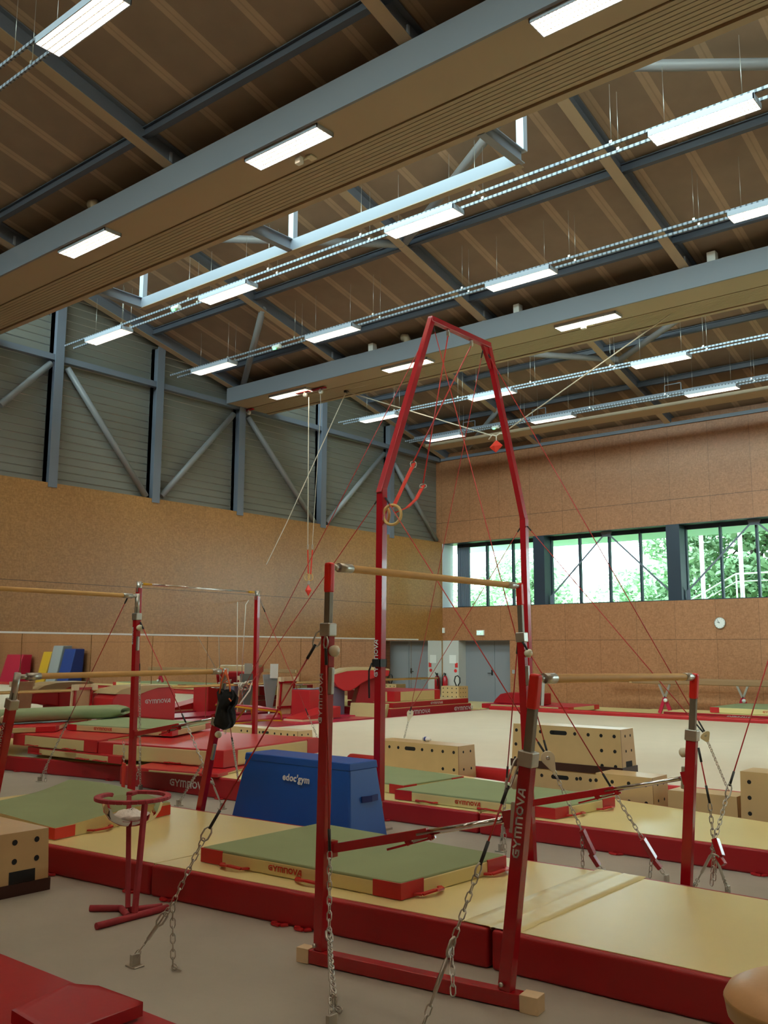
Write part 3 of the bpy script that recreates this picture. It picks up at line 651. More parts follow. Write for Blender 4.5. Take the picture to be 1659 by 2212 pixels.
# ============================================================ MATS
def orient(q):
    a = sum(q[i].x*q[(i+1) % 4].y-q[(i+1) % 4].x*q[i].y for i in range(4))
    return q if a > 0 else [q[0], q[3], q[2], q[1]]
def landing_mat(name, q, z0, z1, label, cat='mat', group=None, top='green', side='yellow', patch='red', pw=.22, text=None, textm='text_red', handles=((0, .25), (0, .75)), bev=.012, text_h=None, text_at=.5, trim=None):
    """q: four top corners (x, y), first edge q0-q1 is the one facing the camera"""
    q = [V((p[0], p[1], z1)) for p in q]
    c = sum(q, V())/4; t = thing(name, (c.x, c.y, z0), label, cat, group)
    lo = [V((p.x, p.y, z0)) for p in q]
    sb = MB().hexa(lo, [V((p.x, p.y, z1-.012)) for p in q]).obj('side_band', side, t, bev)
    ins = [lerp(p, V((c.x, c.y, p.z)), .004) for p in q]
    MB().hexa([p-V((0, 0, .03)) for p in ins], ins).obj('top_cover', top, t, .012)
    if patch:
        for i in range(4):
            p = q[i]; a = (q[(i+1) % 4]-p).normalized(); b = (q[i-1]-p).normalized()
            n1 = -b; n2 = -a; e = .004; m = MB(); h0, h1 = z0+.004, z1-.006
            P = [p+a*pw+n1*e, p+n1*e+n2*e, p+b*pw+n2*e]; Q = [p+a*pw-n1*.01, p-n1*.01-n2*.01, p+b*pw-n2*.01]
            for j in (0, 1):
                m.hexa([V((v.x, v.y, h0)) for v in (P[j], P[j+1], Q[j+1], Q[j])], [V((v.x, v.y, h1)) for v in (P[j], P[j+1], Q[j+1], Q[j])])
            m.obj('corner_patch', 'redtop', sb)
    for e, f in handles:
        a, b = q[e], q[(e+1) % 4]; d = (b-a).normalized(); nrm = V((d.y, -d.x, 0)); m = lerp(a, b, f); m.z = z0+.022
        if (m+nrm-c).length < (m-nrm-c).length: nrm = -nrm
        pts = [m-d*.13+nrm*.002, m-d*.10+nrm*.05, m+nrm*.075+V((0, 0, .012)), m+d*.10+nrm*.05, m+d*.13+nrm*.002]
        hb = MB()
        for u, v in zip(pts, pts[1:]): hb.beam(u, v, .035, .012)
        hb.obj('carry_handle', 'redtop' if patch else 'red', sb)
    if text:
        a, b = q[0], q[1]; d = (b-a).normalized(); h = text_h or (z1-z0)*.34; m = lerp(a, b, text_at)
        nrm = V((d.y, -d.x, 0))
        org = m-d*(h*2.9)+nrm*.004; org.z = (z0+z1)/2-h/2
        lettering(text, sb, org, d, (0, 0, 1), h, textm, wide=1.25, bold=.035)
    return t
def quad(*pp, z): return [at(x, y, z) for x, y in pp]
def long_mat(q, z1, label, z0=0.0, text=None, text_at=.5, handles=()):
    q = [V((p[0], p[1], z1)) for p in q]; c = sum(q, V())/4
    t = thing('runway_mat', (c.x, c.y, z0), label, 'mat', 'long red sided runway mats')
    MB().hexa([V((p.x, p.y, z0)) for p in q], [V((p.x, p.y, z1)) for p in q]).obj('red_body', 'red', t, .022, 3)
    ins = [lerp(q[0], q[3], .025), lerp(q[1], q[2], .025), lerp(q[2], q[1], .034), lerp(q[3], q[0], .034)]
    MB().hexa([p-V((0, 0, .02)) for p in ins], [p+V((0, 0, .004)) for p in ins]).obj('top_cover', 'yellow', t, .003)
    for f in handles:
        m = lerp(q[0], q[1], f); d = (q[1]-q[0]).normalized(); n = V((d.y, -d.x, 0)); m.z = z0+.01; hb = MB()
        pts = [m-d*.05, m-d*.03+n*.035, m+d*.03+n*.04, m+d*.06]
        for u, v in zip(pts, pts[1:]): hb.beam(u, v, .04, .012)
        hb.obj('carry_handle', 'redtop', t)
    if text:
        m = lerp(q[0], q[1], text_at); d = (q[1]-q[0]).normalized(); h = .085; org = m-d*.27+V((d.y, -d.x, 0))*.004; org.z = (z0+z1)/2-h/2
        lettering(text, t, org, d, (0, 0, 1), h, 'text_white', wide=1.25, bold=.035)
    return t
# nearest runway of three mats
H1 = .22
nearL, nearS1, nearS2 = at(95, 1822, H1), at(325, 1868, H1), at(1056, 2007, H1)
farL, far2 = at(370, 1740, H1), at(1352, 1888, H1)
dn = (nearS2-nearL)/(nearS2.x-nearL.x)
def n1(x): return nearS1+(nearS2-nearS1)*((x-nearS1.x)/(nearS2.x-nearS1.x))
def f1(x): return farL+(far2-farL)*((x-farL.x)/(far2.x-farL.x))
r1 = at(1640, 2132, H1); fr1 = at(1659, 1941, H1)
long_mat([n1(-9.7), n1(nearS1.x-.006), f1(nearS1.x-.006), f1(-9.7)], H1, 'yellow topped mat with red sides behind the chalk stand, left of the nearest runway', handles=(.7, .95))
long_mat([n1(nearS1.x+.006), n1(nearS2.x-.012), f1(nearS2.x-.012), f1(nearS1.x+.006)], H1, 'middle mat of the nearest runway, yellow with red sides, carrying the green landing mat', handles=(.07, .45, .52))
xe = 1.2
dd = (r1-nearS2)/(r1.x-nearS2.x); df = (fr1-far2)/(fr1.x-far2.x)
t = long_mat([n1(nearS2.x+.012), nearS2+dd*(xe-nearS2.x), far2+df*(xe-far2.x), f1(nearS2.x+.012)], H1, 'right hand mat of the nearest runway, yellow with red sides, reaching the lower right edge', handles=(.38,))
# stitched joining flap across the seam
p0, p1 = n1(nearS2.x), f1(nearS2.x); fl = MB(); fl.smooth = True
vs = []; fs = []; nn_ = 70; prof_ = (-.19, -.186, -.12, -.05, -.015, 0, .015, .05, .12, .176, .18)
for k in range(nn_+1):
    c_ = lerp(p0, p1, .012+.976*k/nn_)
    for j_, w_ in enumerate(prof_):
        h_ = 0 if j_ in (0, 10) else .004+(.0022*math.sin(k*1.9+j_*2.6)*math.sin(k*.7+j_) if j_ not in (1, 9) else .001)-(.003 if w_ == 0 else 0)
        vs.append(V((c_.x+w_, c_.y, H1+.0045+h_)))
n_ = len(prof_)
for k in range(nn_):
    for j_ in range(n_-1): fs.append((k*n_+j_, k*n_+j_+1, (k+1)*n_+j_+1, (k+1)*n_+j_))
fl.add(vs, fs); fl.obj('joining_flap', 'yellow', t)
# green landing mat in the middle of the uneven bars
gq = quad((436, 1829), (866, 1907), (1092, 1846), (690, 1777), z=H1+.115)
landing_mat('landing_mat', gq, H1+.005, H1+.115, 'green landing mat with yellow sides lying on the nearest runway between the bar posts', text='GYMNOVA', text_at=.435, handles=((0, .20), (0, .60), (1, .22), (1, .88)), group=None)
# soft sagging green mat further left on the same runway
def soft_mat():
    zt = H1+.17
    P = quad((-60, 1738), (120, 1771), (368, 1722), (150, 1676), z=zt)
    c = sum(P, V())/4; t = thing('soft_landing_mat', (c.x, c.y, H1), 'thick sagging green mat with yellow sides behind the nearest plywood box', 'mat')
    n = 14; top = MB(); top.smooth = True; vs = []; fs = []
    def pt(u, v):
        p = lerp(lerp(P[0], P[1], u), lerp(P[3], P[2], u), v)
        sag = .05*math.sin(u*math.pi)*(1-v)*1.0; p.z = zt-.045+.045*math.sin(math.pi*min(1, u*1.0))*.6-sag*.4+.02*math.cos(v*5+u*3)
        return p
    for i in range(n+1):
        for j in range(n+1): vs.append(pt(i/n, j/n))
    for i in range(n):
        for j in range(n): fs.append((i*(n+1)+j, (i+1)*(n+1)+j, (i+1)*(n+1)+j+1, i*(n+1)+j+1))
    top.add(vs, fs); top.obj('top_cover', 'green', t)
    s = MB(); s.smooth = False
    ring = [pt(i/n, 0) for i in range(n+1)]+[pt(1, j/n) for j in range(1, n+1)]+[pt(1-i/n, 1) for i in range(1, n+1)]+[pt(0, 1-j/n) for j in range(1, n)]
    lo = [V((p.x, p.y, H1+.006)) for p in ring]; k = len(ring)
    vs = ring+lo; s.add(vs, [(i, k+i, k+(i+1) % k, (i+1) % k) for i in range(k)]); s.obj('side_band', 'yellow', t)
    for p, a, b in ((P[1], P[0], P[2]), (P[2], P[1], P[3])):
        m = MB(); p = p.copy(); p.z = pt(1, 0).z-.004
        for e in (a, b):
            d = V((e.x-p.x, e.y-p.y, 0)).normalized(); o_ = V((p.x-c.x, p.y-c.y, 0)).normalized()*.006
            u = p+o_; v = u+d*.22
            m.hexa([V((u.x, u.y, H1+.01)), V((v.x, v.y, H1+.01)), V((v.x, v.y, H1+.01))-o_*2, V((u.x, u.y, H1+.01))-o_*2], [u, v, v-o_*2, u-o_*2])
        m.obj('corner_patch', 'strap', t)
    for f, e in ((.35, 0), (.35, 1)):
        a, b = (P[0], P[1]) if e == 0 else (P[1], P[2]); d = (b-a).normalized(); m = lerp(a, b, f); m.z = H1+.03; nn = V((d.y, -d.x, 0)); hb = MB()
        pts = [m-d*.13, m-d*.1+nn*.05, m+nn*.07, m+d*.1+nn*.05, m+d*.13]
        for u, v in zip(pts, pts[1:]): hb.beam(u, v, .035, .012)
        hb.obj('carry_handle', 'redtop', t)
soft_mat()
# second runway
H2 = .20
a, s1, b = at(838, 1731, H2), at(1030, 1757, H2), at(1659, 1838, H2)
fa, fb = at(1327, 1724, H2), at(1659, 1775, H2)
def n2(x): return a+(b-a)*((x-a.x)/(b.x-a.x))
def f2(x): return fb+(fa-fb)*((x-fb.x)/(fa.x-fb.x))
s1 = n2(s1.x)
long_mat([n2(-9.0), n2(s1.x-.01), f2(s1.x-.01), f2(-9.0)], H2, 'yellow topped red sided mat of the second runway behind the blue block', handles=(.68,))
long_mat([n2(s1.x+.01), n2(-.2), f2(-.2), f2(s1.x+.01)], H2, 'long yellow topped red sided mat of the second runway, right of the seam', handles=(.28, .52))
q = quad((854, 1704), (1199, 1745), (1327, 1720), (1001, 1679), z=H2+.115)
landing_mat('landing_mat', q, H2+.005, H2+.115, 'green landing mat with a red word on the second runway right of the blue block', text='GYMNOVA', text_at=.46, handles=((0, .22), (0, .62), (1, .3), (1, .8)))
q = quad((780, 1683), (872, 1696), (1001, 1676), (830, 1653), z=H2+.115)
landing_mat('landing_mat', q, H2+.005, H2+.115, 'green landing mat partly hidden by the blue block, behind the one with a red word', handles=())
# third runway, left, with piled crash mats
H3, H3b = .21, .25
a, b = at(14, 1633, H3), at(258, 1654, H3)
c1_, c2_ = at(258, 1653, H3b), at(520, 1686, H3b)
def n3(x): return a+(b-a)*((x-a.x)/(b.x-a.x))
def n4(x): return c1_+(c2_-c1_)*((x-c1_.x)/(c2_.x-c1_.x))
off2 = V((0, 2.0, 0)); xm = at(258, 1653, H3b).x; xq = c2_.x+.3
long_mat([n3(-16.5), n3(xm-.01), n3(xm-.01)+off2, n3(-16.5)+off2], H3, 'red sided runway mat at the left edge under the pile of crash mats', handles=(.6, .93))
long_mat([n4(xm+.01), n4(xq), n4(xq)+off2, n4(xm+.01)+off2], H3b, 'red sided runway mat with a white word on its side, left of the blue block', text='GYMNOVA', text_at=.50, handles=(.35, .75))
def crash(q, z0, z1, label, top='redtop', **k):
    return landing_mat('crash_mat', q, z0, z1, label, 'crash mat', None, top, 'sand', 'red', pw=.28, **k)
crash(quad((61, 1612), (262, 1634), (345, 1602), (150, 1584), z=.365), .258, .365, 'lowest sand sided crash mat of the left pile, mostly covered', handles=((0, .1), (0, .62), (0, .8)), bev=.02)
crash(quad((30, 1583), (210, 1599), (330, 1579), (150, 1562), z=.545), .37, .545, 'red topped crash mat lying on the lowest one of the left pile', handles=((0, .25), (0, .7)), bev=.02)
crash(quad((285, 1657), (470, 1672), (585, 1640), (420, 1624), z=.298), .254, .298, 'thin sand sided mat in shadow under the large red crash mat', handles=(), bev=.02)
crash(quad((213, 1602), (483, 1621), (688, 1593), (425, 1578), z=.525), .303, .525, 'large red topped crash mat with sand sides just left of the blue block', top='redtop', handles=((0, .62),), bev=.025)
landing_mat('landing_mat', quad((146, 1563), (372, 1576), (455, 1560), (250, 1548), z=.65), .55, .65, 'thin green landing mat lying on the crash mats behind the tall left post', top='green', side='sand', text='GYMNOVA', text_at=.33, text_h=.045, handles=(), pw=.2)
crash(quad((-60, 1573), (120, 1568), (150, 1556), (0, 1548), z=.64), .55, .64, 'thin red mat under the rolled green mat at the left edge', top='redtop', handles=())
def green_bolster():
    A = at(-70, 1571, .645); B = at(247, 1554, .645); t = thing('soft_landing_mat', lerp(A, B, .5), 'thick rounded green mat bulging over the pile at the left edge', 'mat')
    n = 18; m = MB(); m.smooth = True; vs = []; fs = []; dpt = V((-.45, .75, 0)); prof = 16
    for i in range(n+1):
        u = i/n; c = lerp(A, B, u); end = 1-max(0, (u-.86)/.14)**2*.55
        for j in range(prof):
            an = 2*math.pi*j/prof; cx_ = math.copysign(abs(math.cos(an))**.6, math.cos(an)); sx_ = math.copysign(abs(math.sin(an))**.6, math.sin(an))
            vs.append(c+dpt*(.5+.5*cx_*end)+V((0, 0, .11+.105*sx_*end+.010*math.sin(u*3.2))))
    for i in range(n):
        for j in range(prof): fs.append((i*prof+j, i*prof+(j+1) % prof, (i+1)*prof+(j+1) % prof, (i+1)*prof+j))
    fs += [tuple(range(prof)), tuple(range(n*prof, n*prof+prof))[::-1]]
    m.add(vs, fs); m.obj('cover', 'green', t)
green_bolster()
# cream floor exercise carpet with red borders
cx0 = -14.75
t = thing('exercise_floor', (-5, 17, 0), 'large cream carpeted exercise floor in the middle of the hall', 'exercise floor')
MB().box((cx0, 10.95, 0), (9.5, 22.45, .15)).obj('carpet', 'carpet', t, .01)
m = MB(); m.box((cx0-.10, 10.9, 0), (cx0-.001, 22.5, .152)); m.obj('left_border', 'pinkred', t, .006)
MB().beam((cx0, 22.58, .13), (9.5, 22.58, .13), .24, .24).obj('far_border', 'redtop', t, .05, 3)
t = thing('edge_roll', (-5, 10.8, .0), 'rounded red foam edge along the near side of the cream floor', 'foam edge')
MB().path([(-9.5, 10.72, .13), (2, 10.72, .13)], .13, 14).obj('roll', 'redtop', t)
# yellow mats between the carpet and the window wall
q = 0
for x0, x1, nm in ((-15.2, -11.4, 'yellow floor mat by the far wall below the left window'), (-11.38, -7.4, 'yellow floor mat by the far wall under the clock'), (-7.38, -2, 'yellow floor mat by the far wall at the right edge')):
    tag(MB().box((x0, 22.75, 0), (x1, 25.9, .14+.015*q)).obj('floor_mat', ['yellow'], None, .02), nm, 'mat'); q += 1
p = at(1433, 1535, .2); 
t = thing('platform_mat', (-7, 23, .16), 'low red edged yellow mat in front of the balance beam', 'mat')
a = aty(1433, 1535, 22.78)
MB().box((a.x, 22.78, .175), (a.x+9, 23.9, .30)).obj('red_body', 'red', t, .012); MB().box((a.x+.01, 22.80, .30), (a.x+8.9, 23.88, .305)).obj('top_cover', 'yellow', t)
lettering('GYMNOVA', t, (aty(1570, 1556, 22.77).x, 22.775, .20), (1, 0, 0), (0, 0, 1), .07, wide=1.2)
a = at(1500, 1550, .33)
landing_mat('landing_mat', [(aty(1535, 1550, 23.0).x, 23.0), (aty(1535, 1550, 23.0).x+4.5, 23.0), (aty(1535, 1550, 23.0).x+4.5, 25.2), (aty(1535, 1550, 23.0).x, 25.2)], .31, .45, 'pale green landing mat in front of the far wall at the right edge', text='GYMNOVA', text_at=.31, handles=())
# balance beams
def beamapp(x0, x1, y, z, label, legs):
    t = thing('balance_beam', ((x0+x1)/2, y, 0), label, 'balance beam')
    m = MB(); m.box((x0+.08, y-.06, z-.14), (x1, y+.06, z)); m.obj('beam_body', 'beamcover', t, .025)
    e = MB(); e.box((x0, y-.055, z-.125), (x0+.08, y+.055, z-.015)); e.obj('end_cap', 'vaulttop', t, .02)
    for lx_ in legs:
        for s_ in (-1, 1):
            r = MB(); zb_ = .46 if lx_ > -7 else .17
            r.beam((lx_-s_*.16, y, zb_), (lx_+s_*.0, y, (zb_+z)/2-.04), .09, .06, (0, 1, 0)); l = r.obj('leg', 'pinkred', t, .006)
            r = MB(); r.beam((lx_-s_*.0, y, (zb_+z)/2-.05), (lx_+s_*.15, y, z-.14), .055, .035, (0, 1, 0)); r.obj('leg_extension', 'galv', l)
        k = MB(); k.lathe((lx_+.05, y-.05, (.2+z)/2-.12), [(.001, 0), (.05, .0), (.05, .06), (.001, .07)], 14, (0, -1, 0)); k.obj('knob', 'white', l)
yb = 24.0
a = aty(1360, 1467, yb); b = aty(1435, 1505, yb)
beamapp(a.x, a.x+6.0, yb, a.z+.03, 'long beige balance beam on crossed red legs along the far wall', [aty(1436, 1500, yb).x, a.x+5.2])
a = aty(1305, 1462, 25.0)
beamapp(-12.6, -7.6, 25.3, aty(1330, 1462, 25.3).z, 'second beige balance beam close to the wall, behind the first', [-8.6])
# corner block and mats near the doors
p = at(1110, 1530, .25)
t = thing('padded_block', (aty(1100, 1500, 22.9).x, 22.9, .1), 'dark red curved foam block standing on a thin mat left of the front low bar', 'foam block')
a, b, c_ = aty(1065, 1528, 23.0), aty(1068, 1500, 23.0), aty(1165, 1530, 23.0)
pts = [(a.x, 23.0, .30), (c_.x+.1, 23.0, .30), (c_.x+.1, 23.0, b.z+.07), (b.x+.45, 23.0, b.z+.07), (b.x+.2, 23.0, b.z+.02), (a.x+.08, 23.0, b.z-.13)]
MB().prism(pts, (0, .5, 0)).obj('cover', 'red', t, .02)
a = aty(1020, 1525, 22.3); b = aty(1165, 1532, 22.3)
landing_mat('landing_mat', [(a.x, 22.80), (b.x+.6, 22.80), (b.x+.6, 24.6), (a.x, 24.6)], .16, .29, 'thin crimson topped mat with sand sides left of the balance beams', top='pinkred', side='sand', handles=(), pw=.3)
# ============================================================ PLYWOOD BOXES
def ply_box(o, L, D, Hh, ang, z0, label, taper=0.0, holes=(), brown=False, slot=None, endholes=(), name='plywood_box', group=None, notch=False, endtaper=None, hr=.017):
    """o: front corner nearest the end face; front face runs back along -u; end face along v"""
    u = V((math.cos(ang), math.sin(ang), 0)); v = V((-math.sin(ang), math.cos(ang), 0)); o = V((o[0], o[1], z0))
    t = thing(name, o-u*(L/2)+v*(D/2), label, 'plywood box', group)
    et = taper if endtaper is None else endtaper
    def P(a, b, c):   # a along front from the end corner (0..L), b depth (0..D), c height
        k = c/Hh
        return o - u*(a*(1-2*et*k/L)+et*k) + v*(b*(1-2*taper*k/D)+taper*k) + V((0, 0, c))
    m = MB(); m.hexa([P(L, 0, 0), P(0, 0, 0), P(0, D, 0), P(L, D, 0)], [P(L, 0, Hh), P(0, 0, Hh), P(0, D, Hh), P(L, D, Hh)])
    m.cur = 1
    e = P(0, 0, Hh)-P(0, 0, 0); 
    fn = (P(0, 0, 0)-P(0, D, 0)).normalized(); fn = (P(L, 0, 0)-P(0, 0, 0)).cross(e).normalized(); fn = fn if fn.dot(-v) > 0 else -fn
    en = (P(0, D, 0)-P(0, 0, 0)).cross(e).normalized(); en = en if en.dot(u) > 0 else -en
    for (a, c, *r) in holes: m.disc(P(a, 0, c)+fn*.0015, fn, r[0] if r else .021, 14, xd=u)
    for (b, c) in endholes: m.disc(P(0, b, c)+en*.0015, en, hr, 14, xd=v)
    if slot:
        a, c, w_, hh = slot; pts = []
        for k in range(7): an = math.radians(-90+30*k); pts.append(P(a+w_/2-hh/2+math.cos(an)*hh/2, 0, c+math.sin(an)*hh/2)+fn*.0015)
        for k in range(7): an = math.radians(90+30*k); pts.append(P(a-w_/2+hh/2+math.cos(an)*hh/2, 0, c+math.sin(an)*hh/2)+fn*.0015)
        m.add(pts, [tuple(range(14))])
    if notch:
        na, nb, nh = notch if isinstance(notch, tuple) else (D*.28, D*.72, .075)
        m.add([P(0, na, .001)+en*.0015, P(0, nb, .001)+en*.0015, P(0, nb, nh)+en*.0015, P(0, na, nh)+en*.0015], [(0, 1, 2, 3)])
    m.cur = 2
    for a_ in (0, 1):    # visible edge of the corner joint
        q0 = P(0, 0, 0)+en*.001; q1 = P(0, .018, 0)+en*.001; q2 = P(0, .018, Hh)+en*.001; q3 = P(0, 0, Hh)+en*.001
        if not a_: m.add([q0, q1, q2, q3], [(0, 1, 2, 3)])
    m.obj('body', ['ply', 'black', 'plyedge'], t)
    if brown:
        g = .012; b4 = [P(L, 0, 0)-u*g-v*g, P(0, 0, 0)+u*g-v*g, P(0, D, 0)+u*g+v*g, P(L, D, 0)-u*g+v*g]
        MB().hexa([p+V((0, 0, -.075)) for p in b4], [p+V((0, 0, .012)) for p in b4]).obj('base_rail', 'brown', t)
    return t, P
# nearest box, cut by the left edge
o = at(92, 1922, 0)
o2 = V((o.x, o.y, 0))
t, P = ply_box((o.x+.02, o.y-.75), .9, .78, .375, 0, .075, 'plywood vault box with dark base rail cut by the left picture edge', .012, endholes=((.68, .305), (.50, .305), (.68, .17), (.50, .17)), brown=True, notch=(.46, .67, .10), hr=.021)
# box behind the second runway
def px_box(pf, pe, pb, Lp, zf, label, H_, D, **k):
    pass
oy = 10.15
o = aty(990, 1620, oy); Lx = o.x-aty(806, 1600, oy).x; Hb = aty(990, 1613, oy).z
D2 = .42
hl = [(Lx*f, Hb-.075) for f in (.09, .25, .41, .56, .86, 1-.06+.0)] + [(Lx*f, Hb-.075) for f in (.97,)]
t, P = ply_box((o.x, oy), Lx, D2, Hb, 0, 0, 'long plywood box with a hand slot, carrying a small bottle', .02,
               holes=[(.07, Hb-.08), (.25, Hb-.08), (.43, Hb-.08), (.60, Hb-.08), (1.02, Hb-.08), (1.18, Hb-.08), (1.34, Hb-.08), (.07, Hb-.30), (.25, Hb-.30), (1.34, Hb-.30), (1.34, Hb-.5)], slot=(.81, Hb-.08, .19, .05), endholes=((.13, Hb-.08), (.31, Hb-.08), (.13, Hb-.3), (.31, Hb-.3), (.13, Hb-.52), (.31, Hb-.52)))
p = at(922, 1597, Hb+.03)
t = thing('bottle', (p.x, p.y, Hb), 'small white bottle with a blue mark lying on the long plywood box', 'bottle')
d_ = V((.75, -.2, 0)).normalized(); q0 = V((p.x, p.y, Hb+.032))
MB().lathe(q0-d_*.07, [(.001, 0), (.028, .0), (.031, .02), (.031, .10), (.02, .125), (.012, .13)], 16, d_).obj('body', 'white', t)
MB().lathe(q0-d_*.035, [(.0315, 0), (.0315, .04)], 16, d_).obj('label_band', 'blueglass', t)
MB().lathe(q0+d_*.058, [(.014, 0), (.014, .022), (.001, .022)], 12, d_).obj('cap', 'white', t)
# stack of two long boxes
oy = 10.2
o = aty(1342, 1600, oy); Lx = o.x-aty(1105, 1600, oy).x; ztop = aty(1342, 1577, oy).z; zmid = aty(1345, 1656, oy).z-.03
hp = lambda Hh: [(.08, Hh-.08), (.25, Hh-.08), (.42, Hh-.08), (.60, Hh-.08), (Lx-.58, Hh-.08), (Lx-.4, Hh-.08), (Lx-.05, Hh-.08), (.08, Hh-.25), (.25, Hh-.25), (.08, Hh-.42), (.25, Hh-.42), (Lx-.05, Hh-.25), (Lx-.05, Hh-.42)]
Hu = ztop-zmid
ply_box((o.x+.02, oy-.012), Lx+.04, .40, zmid-.078, 0, 0, 'lower of two stacked long plywood boxes beside the cream floor', .012, holes=hp(zmid-.078), slot=(Lx*.56, zmid-.16, .24, .05), endholes=((.13, .3), (.28, .3)))
ply_box((o.x, oy), Lx, .38, Hu, 0, zmid, 'upper of two stacked long plywood boxes, glossy top and dark base rail', .02, holes=hp(Hu), slot=(Lx*.56, Hu-.08, .24, .05), endholes=((.13, Hu-.08), (.28, Hu-.08), (.13, Hu-.25), (.28, Hu-.25)), brown=True, notch=True)
oy = 9.75
o = aty(1410, 1690, oy); o.x += 0; Lx = o.x-aty(1284, 1690, oy).x; Hb = aty(1406, 1681, oy).z
ply_box((o.x, oy), Lx, .42, Hb, 0, 0, 'shorter plywood box with round holes standing in front of the stacked pair', .012, holes=[(.08+.20*k, Hb-.08) for k in range(5)]+[(.08+.20*k, Hb-.27) for k in range(3)], endholes=((.14, Hb-.08), (.3, Hb-.08), (.14, Hb-.25), (.3, Hb-.25)))
oy = 9.9
o = aty(1593, 1730, oy); Lx = o.x-aty(1441, 1720, oy).x; Hb = aty(1593, 1722, oy).z
ply_box((o.x, oy), Lx, .36, Hb, 0, 0, 'lowest flat plywood box with three round holes behind the right bar post', .01, holes=[(.13, .09), (.42, .10), (.75, .10)])
o = aty(1597, 1700, 9.85); Hb = aty(1598, 1666, 9.85).z
ply_box((o.x+1.3, 9.85), 1.3, .42, Hb, 0, 0, 'tall plywood box with three rows of holes cut by the right picture edge', .012, holes=[(1.3-.09-.23*k, Hb-.1-.155*j) for k in range(5) for j in range(3)])
oy = 12.1
o = aty(642, 1590, oy); Lx = o.x-aty(480, 1576, oy).x; Hb = aty(640, 1580, oy).z
ply_box((o.x, oy), Lx, .42, Hb, 0, 0, 'long plywood box half hidden behind the large red crash mat', .02, holes=[(.08+.17*k, Hb-.07) for k in range(4)]+[(1.0+.17*k, Hb-.07) for k in range(4)], slot=(.84, Hb-.065, .19, .045), endholes=((.13, Hb-.07), (.3, Hb-.07)))
# small perforated cube by the doors
oy = 24.6
o = aty(991, 1500, oy); Lx = o.x-aty(953, 1500, oy).x; z_ = aty(991, 1510, oy).z; Hb = aty(991, 1474, oy).z-z_
ply_box((o.x, oy), Lx, Lx*.75, Hb, 0, .14, 'small cube box with rows of slots in front of the pale pier by the doors', .0, holes=[(Lx*(.13+.25*k), Hb*(.12+.25*j), .02) for k in range(4) for j in range(4)], endholes=[(Lx*(.15+.2*k), Hb*(.12+.25*j)) for k in range(3) for j in range(4)], brown=False)
tag(MB().box((-18.85, 22.75, 0), (-15.25, 25.9, .14)).obj('floor_mat', ['yellow'], None, .02), 'yellow floor mat in front of the grey doors', 'mat')
a = aty(985, 1465, 24.8)
tag(MB().path([(a.x-.02, 24.85, Hb+.14+.0), (a.x-.10, 24.85, Hb+.14+.16), (a.x-.06, 24.85, Hb+.14+.3), (a.x+.03, 24.85, Hb+.14+.33), (a.x+.11, 24.85, Hb+.14+.26), (a.x+.12, 24.85, Hb+.14+.12), (a.x+.04, 24.85, Hb+.14+.01)], .02, 8).obj('hose_loop', 'blackrub'), 'black looped hose standing on the small slotted cube box', 'hose')
# ============================================================ BLUE BLOCK
zt = .72
tp = quad((530, 1627), (755, 1648), (808, 1637), (600, 1619), z=zt)
bt = [at(505, 1773, 0), at(800, 1789, 0), at(838, 1778, 0)]; bt.append(bt[0]+bt[2]-bt[1])
c = sum(tp, V())/4
# true block: rectangular plan, flared towards the floor
A0 = aty(530, 1627, 6.65); B0 = aty(755, 1647, 6.65); zt = (A0.z+B0.z)/2
Lb = B0.x-A0.x
t = thing('trapezoid_block', (A0.x+Lb/2, 6.9, 0), 'blue vinyl trapezoid foam block with a white word, standing between the runways', 'foam block')
f_ = .24; dp = .40
lo = [(A0.x-f_*.45, 6.60-f_*.25, .0), (B0.x+f_*.45, 6.60-f_*.25, .0), (B0.x+f_*.45, 6.65+dp+f_*.2, .0), (A0.x-f_*.45, 6.65+dp+f_*.2, .0)]
hi = [(A0.x, 6.65, zt-.06), (B0.x, 6.65, zt-.06), (B0.x, 6.65+dp, zt-.06), (A0.x, 6.65+dp, zt-.06)]
MB().hexa(lo, hi).obj('cover', 'blue', t, .02, 3)
MB().hexa([(x-.006 if i in (0, 3) else x+.006, y-(.008 if i < 2 else -.008), zt-.075) for i, (x, y, z) in enumerate(hi)], [(x, y, zt) for x, y, z in hi]).obj('top_cap', 'blue', t, .012, 3)
k = .62; y_ = 6.6-f_*.25; sl = V((0, .05+f_*.25, zt)).normalized()
org = V((A0.x+Lb*.40, 6.65-(.05+f_*.25)*.22-.006, zt*.78)); 
org = aty(610, 1684, 6.65-.03-.02)
lettering("edoc'gym", t, org, (1, 0, -.02), sl, .065, 'text_white', bold=.03)
en = V((f_*.9, 0, 0))
pA = lerp(lo[1], hi[1], .60); pB = lerp(lo[2], hi[2], .60)
hb = MB(); a_, b_ = lerp(pA, pB, .35), lerp(pA, pB, .85)
hb.beam(a_+V((.008, 0, 0)), lerp(a_, b_, .5)+V((.03, 0, 0)), .012, .055); hb.beam(lerp(a_, b_, .5)+V((.03, 0, 0)), b_+V((.008, 0, 0)), .012, .055); hb.obj('carry_handle', 'bluedark', t)
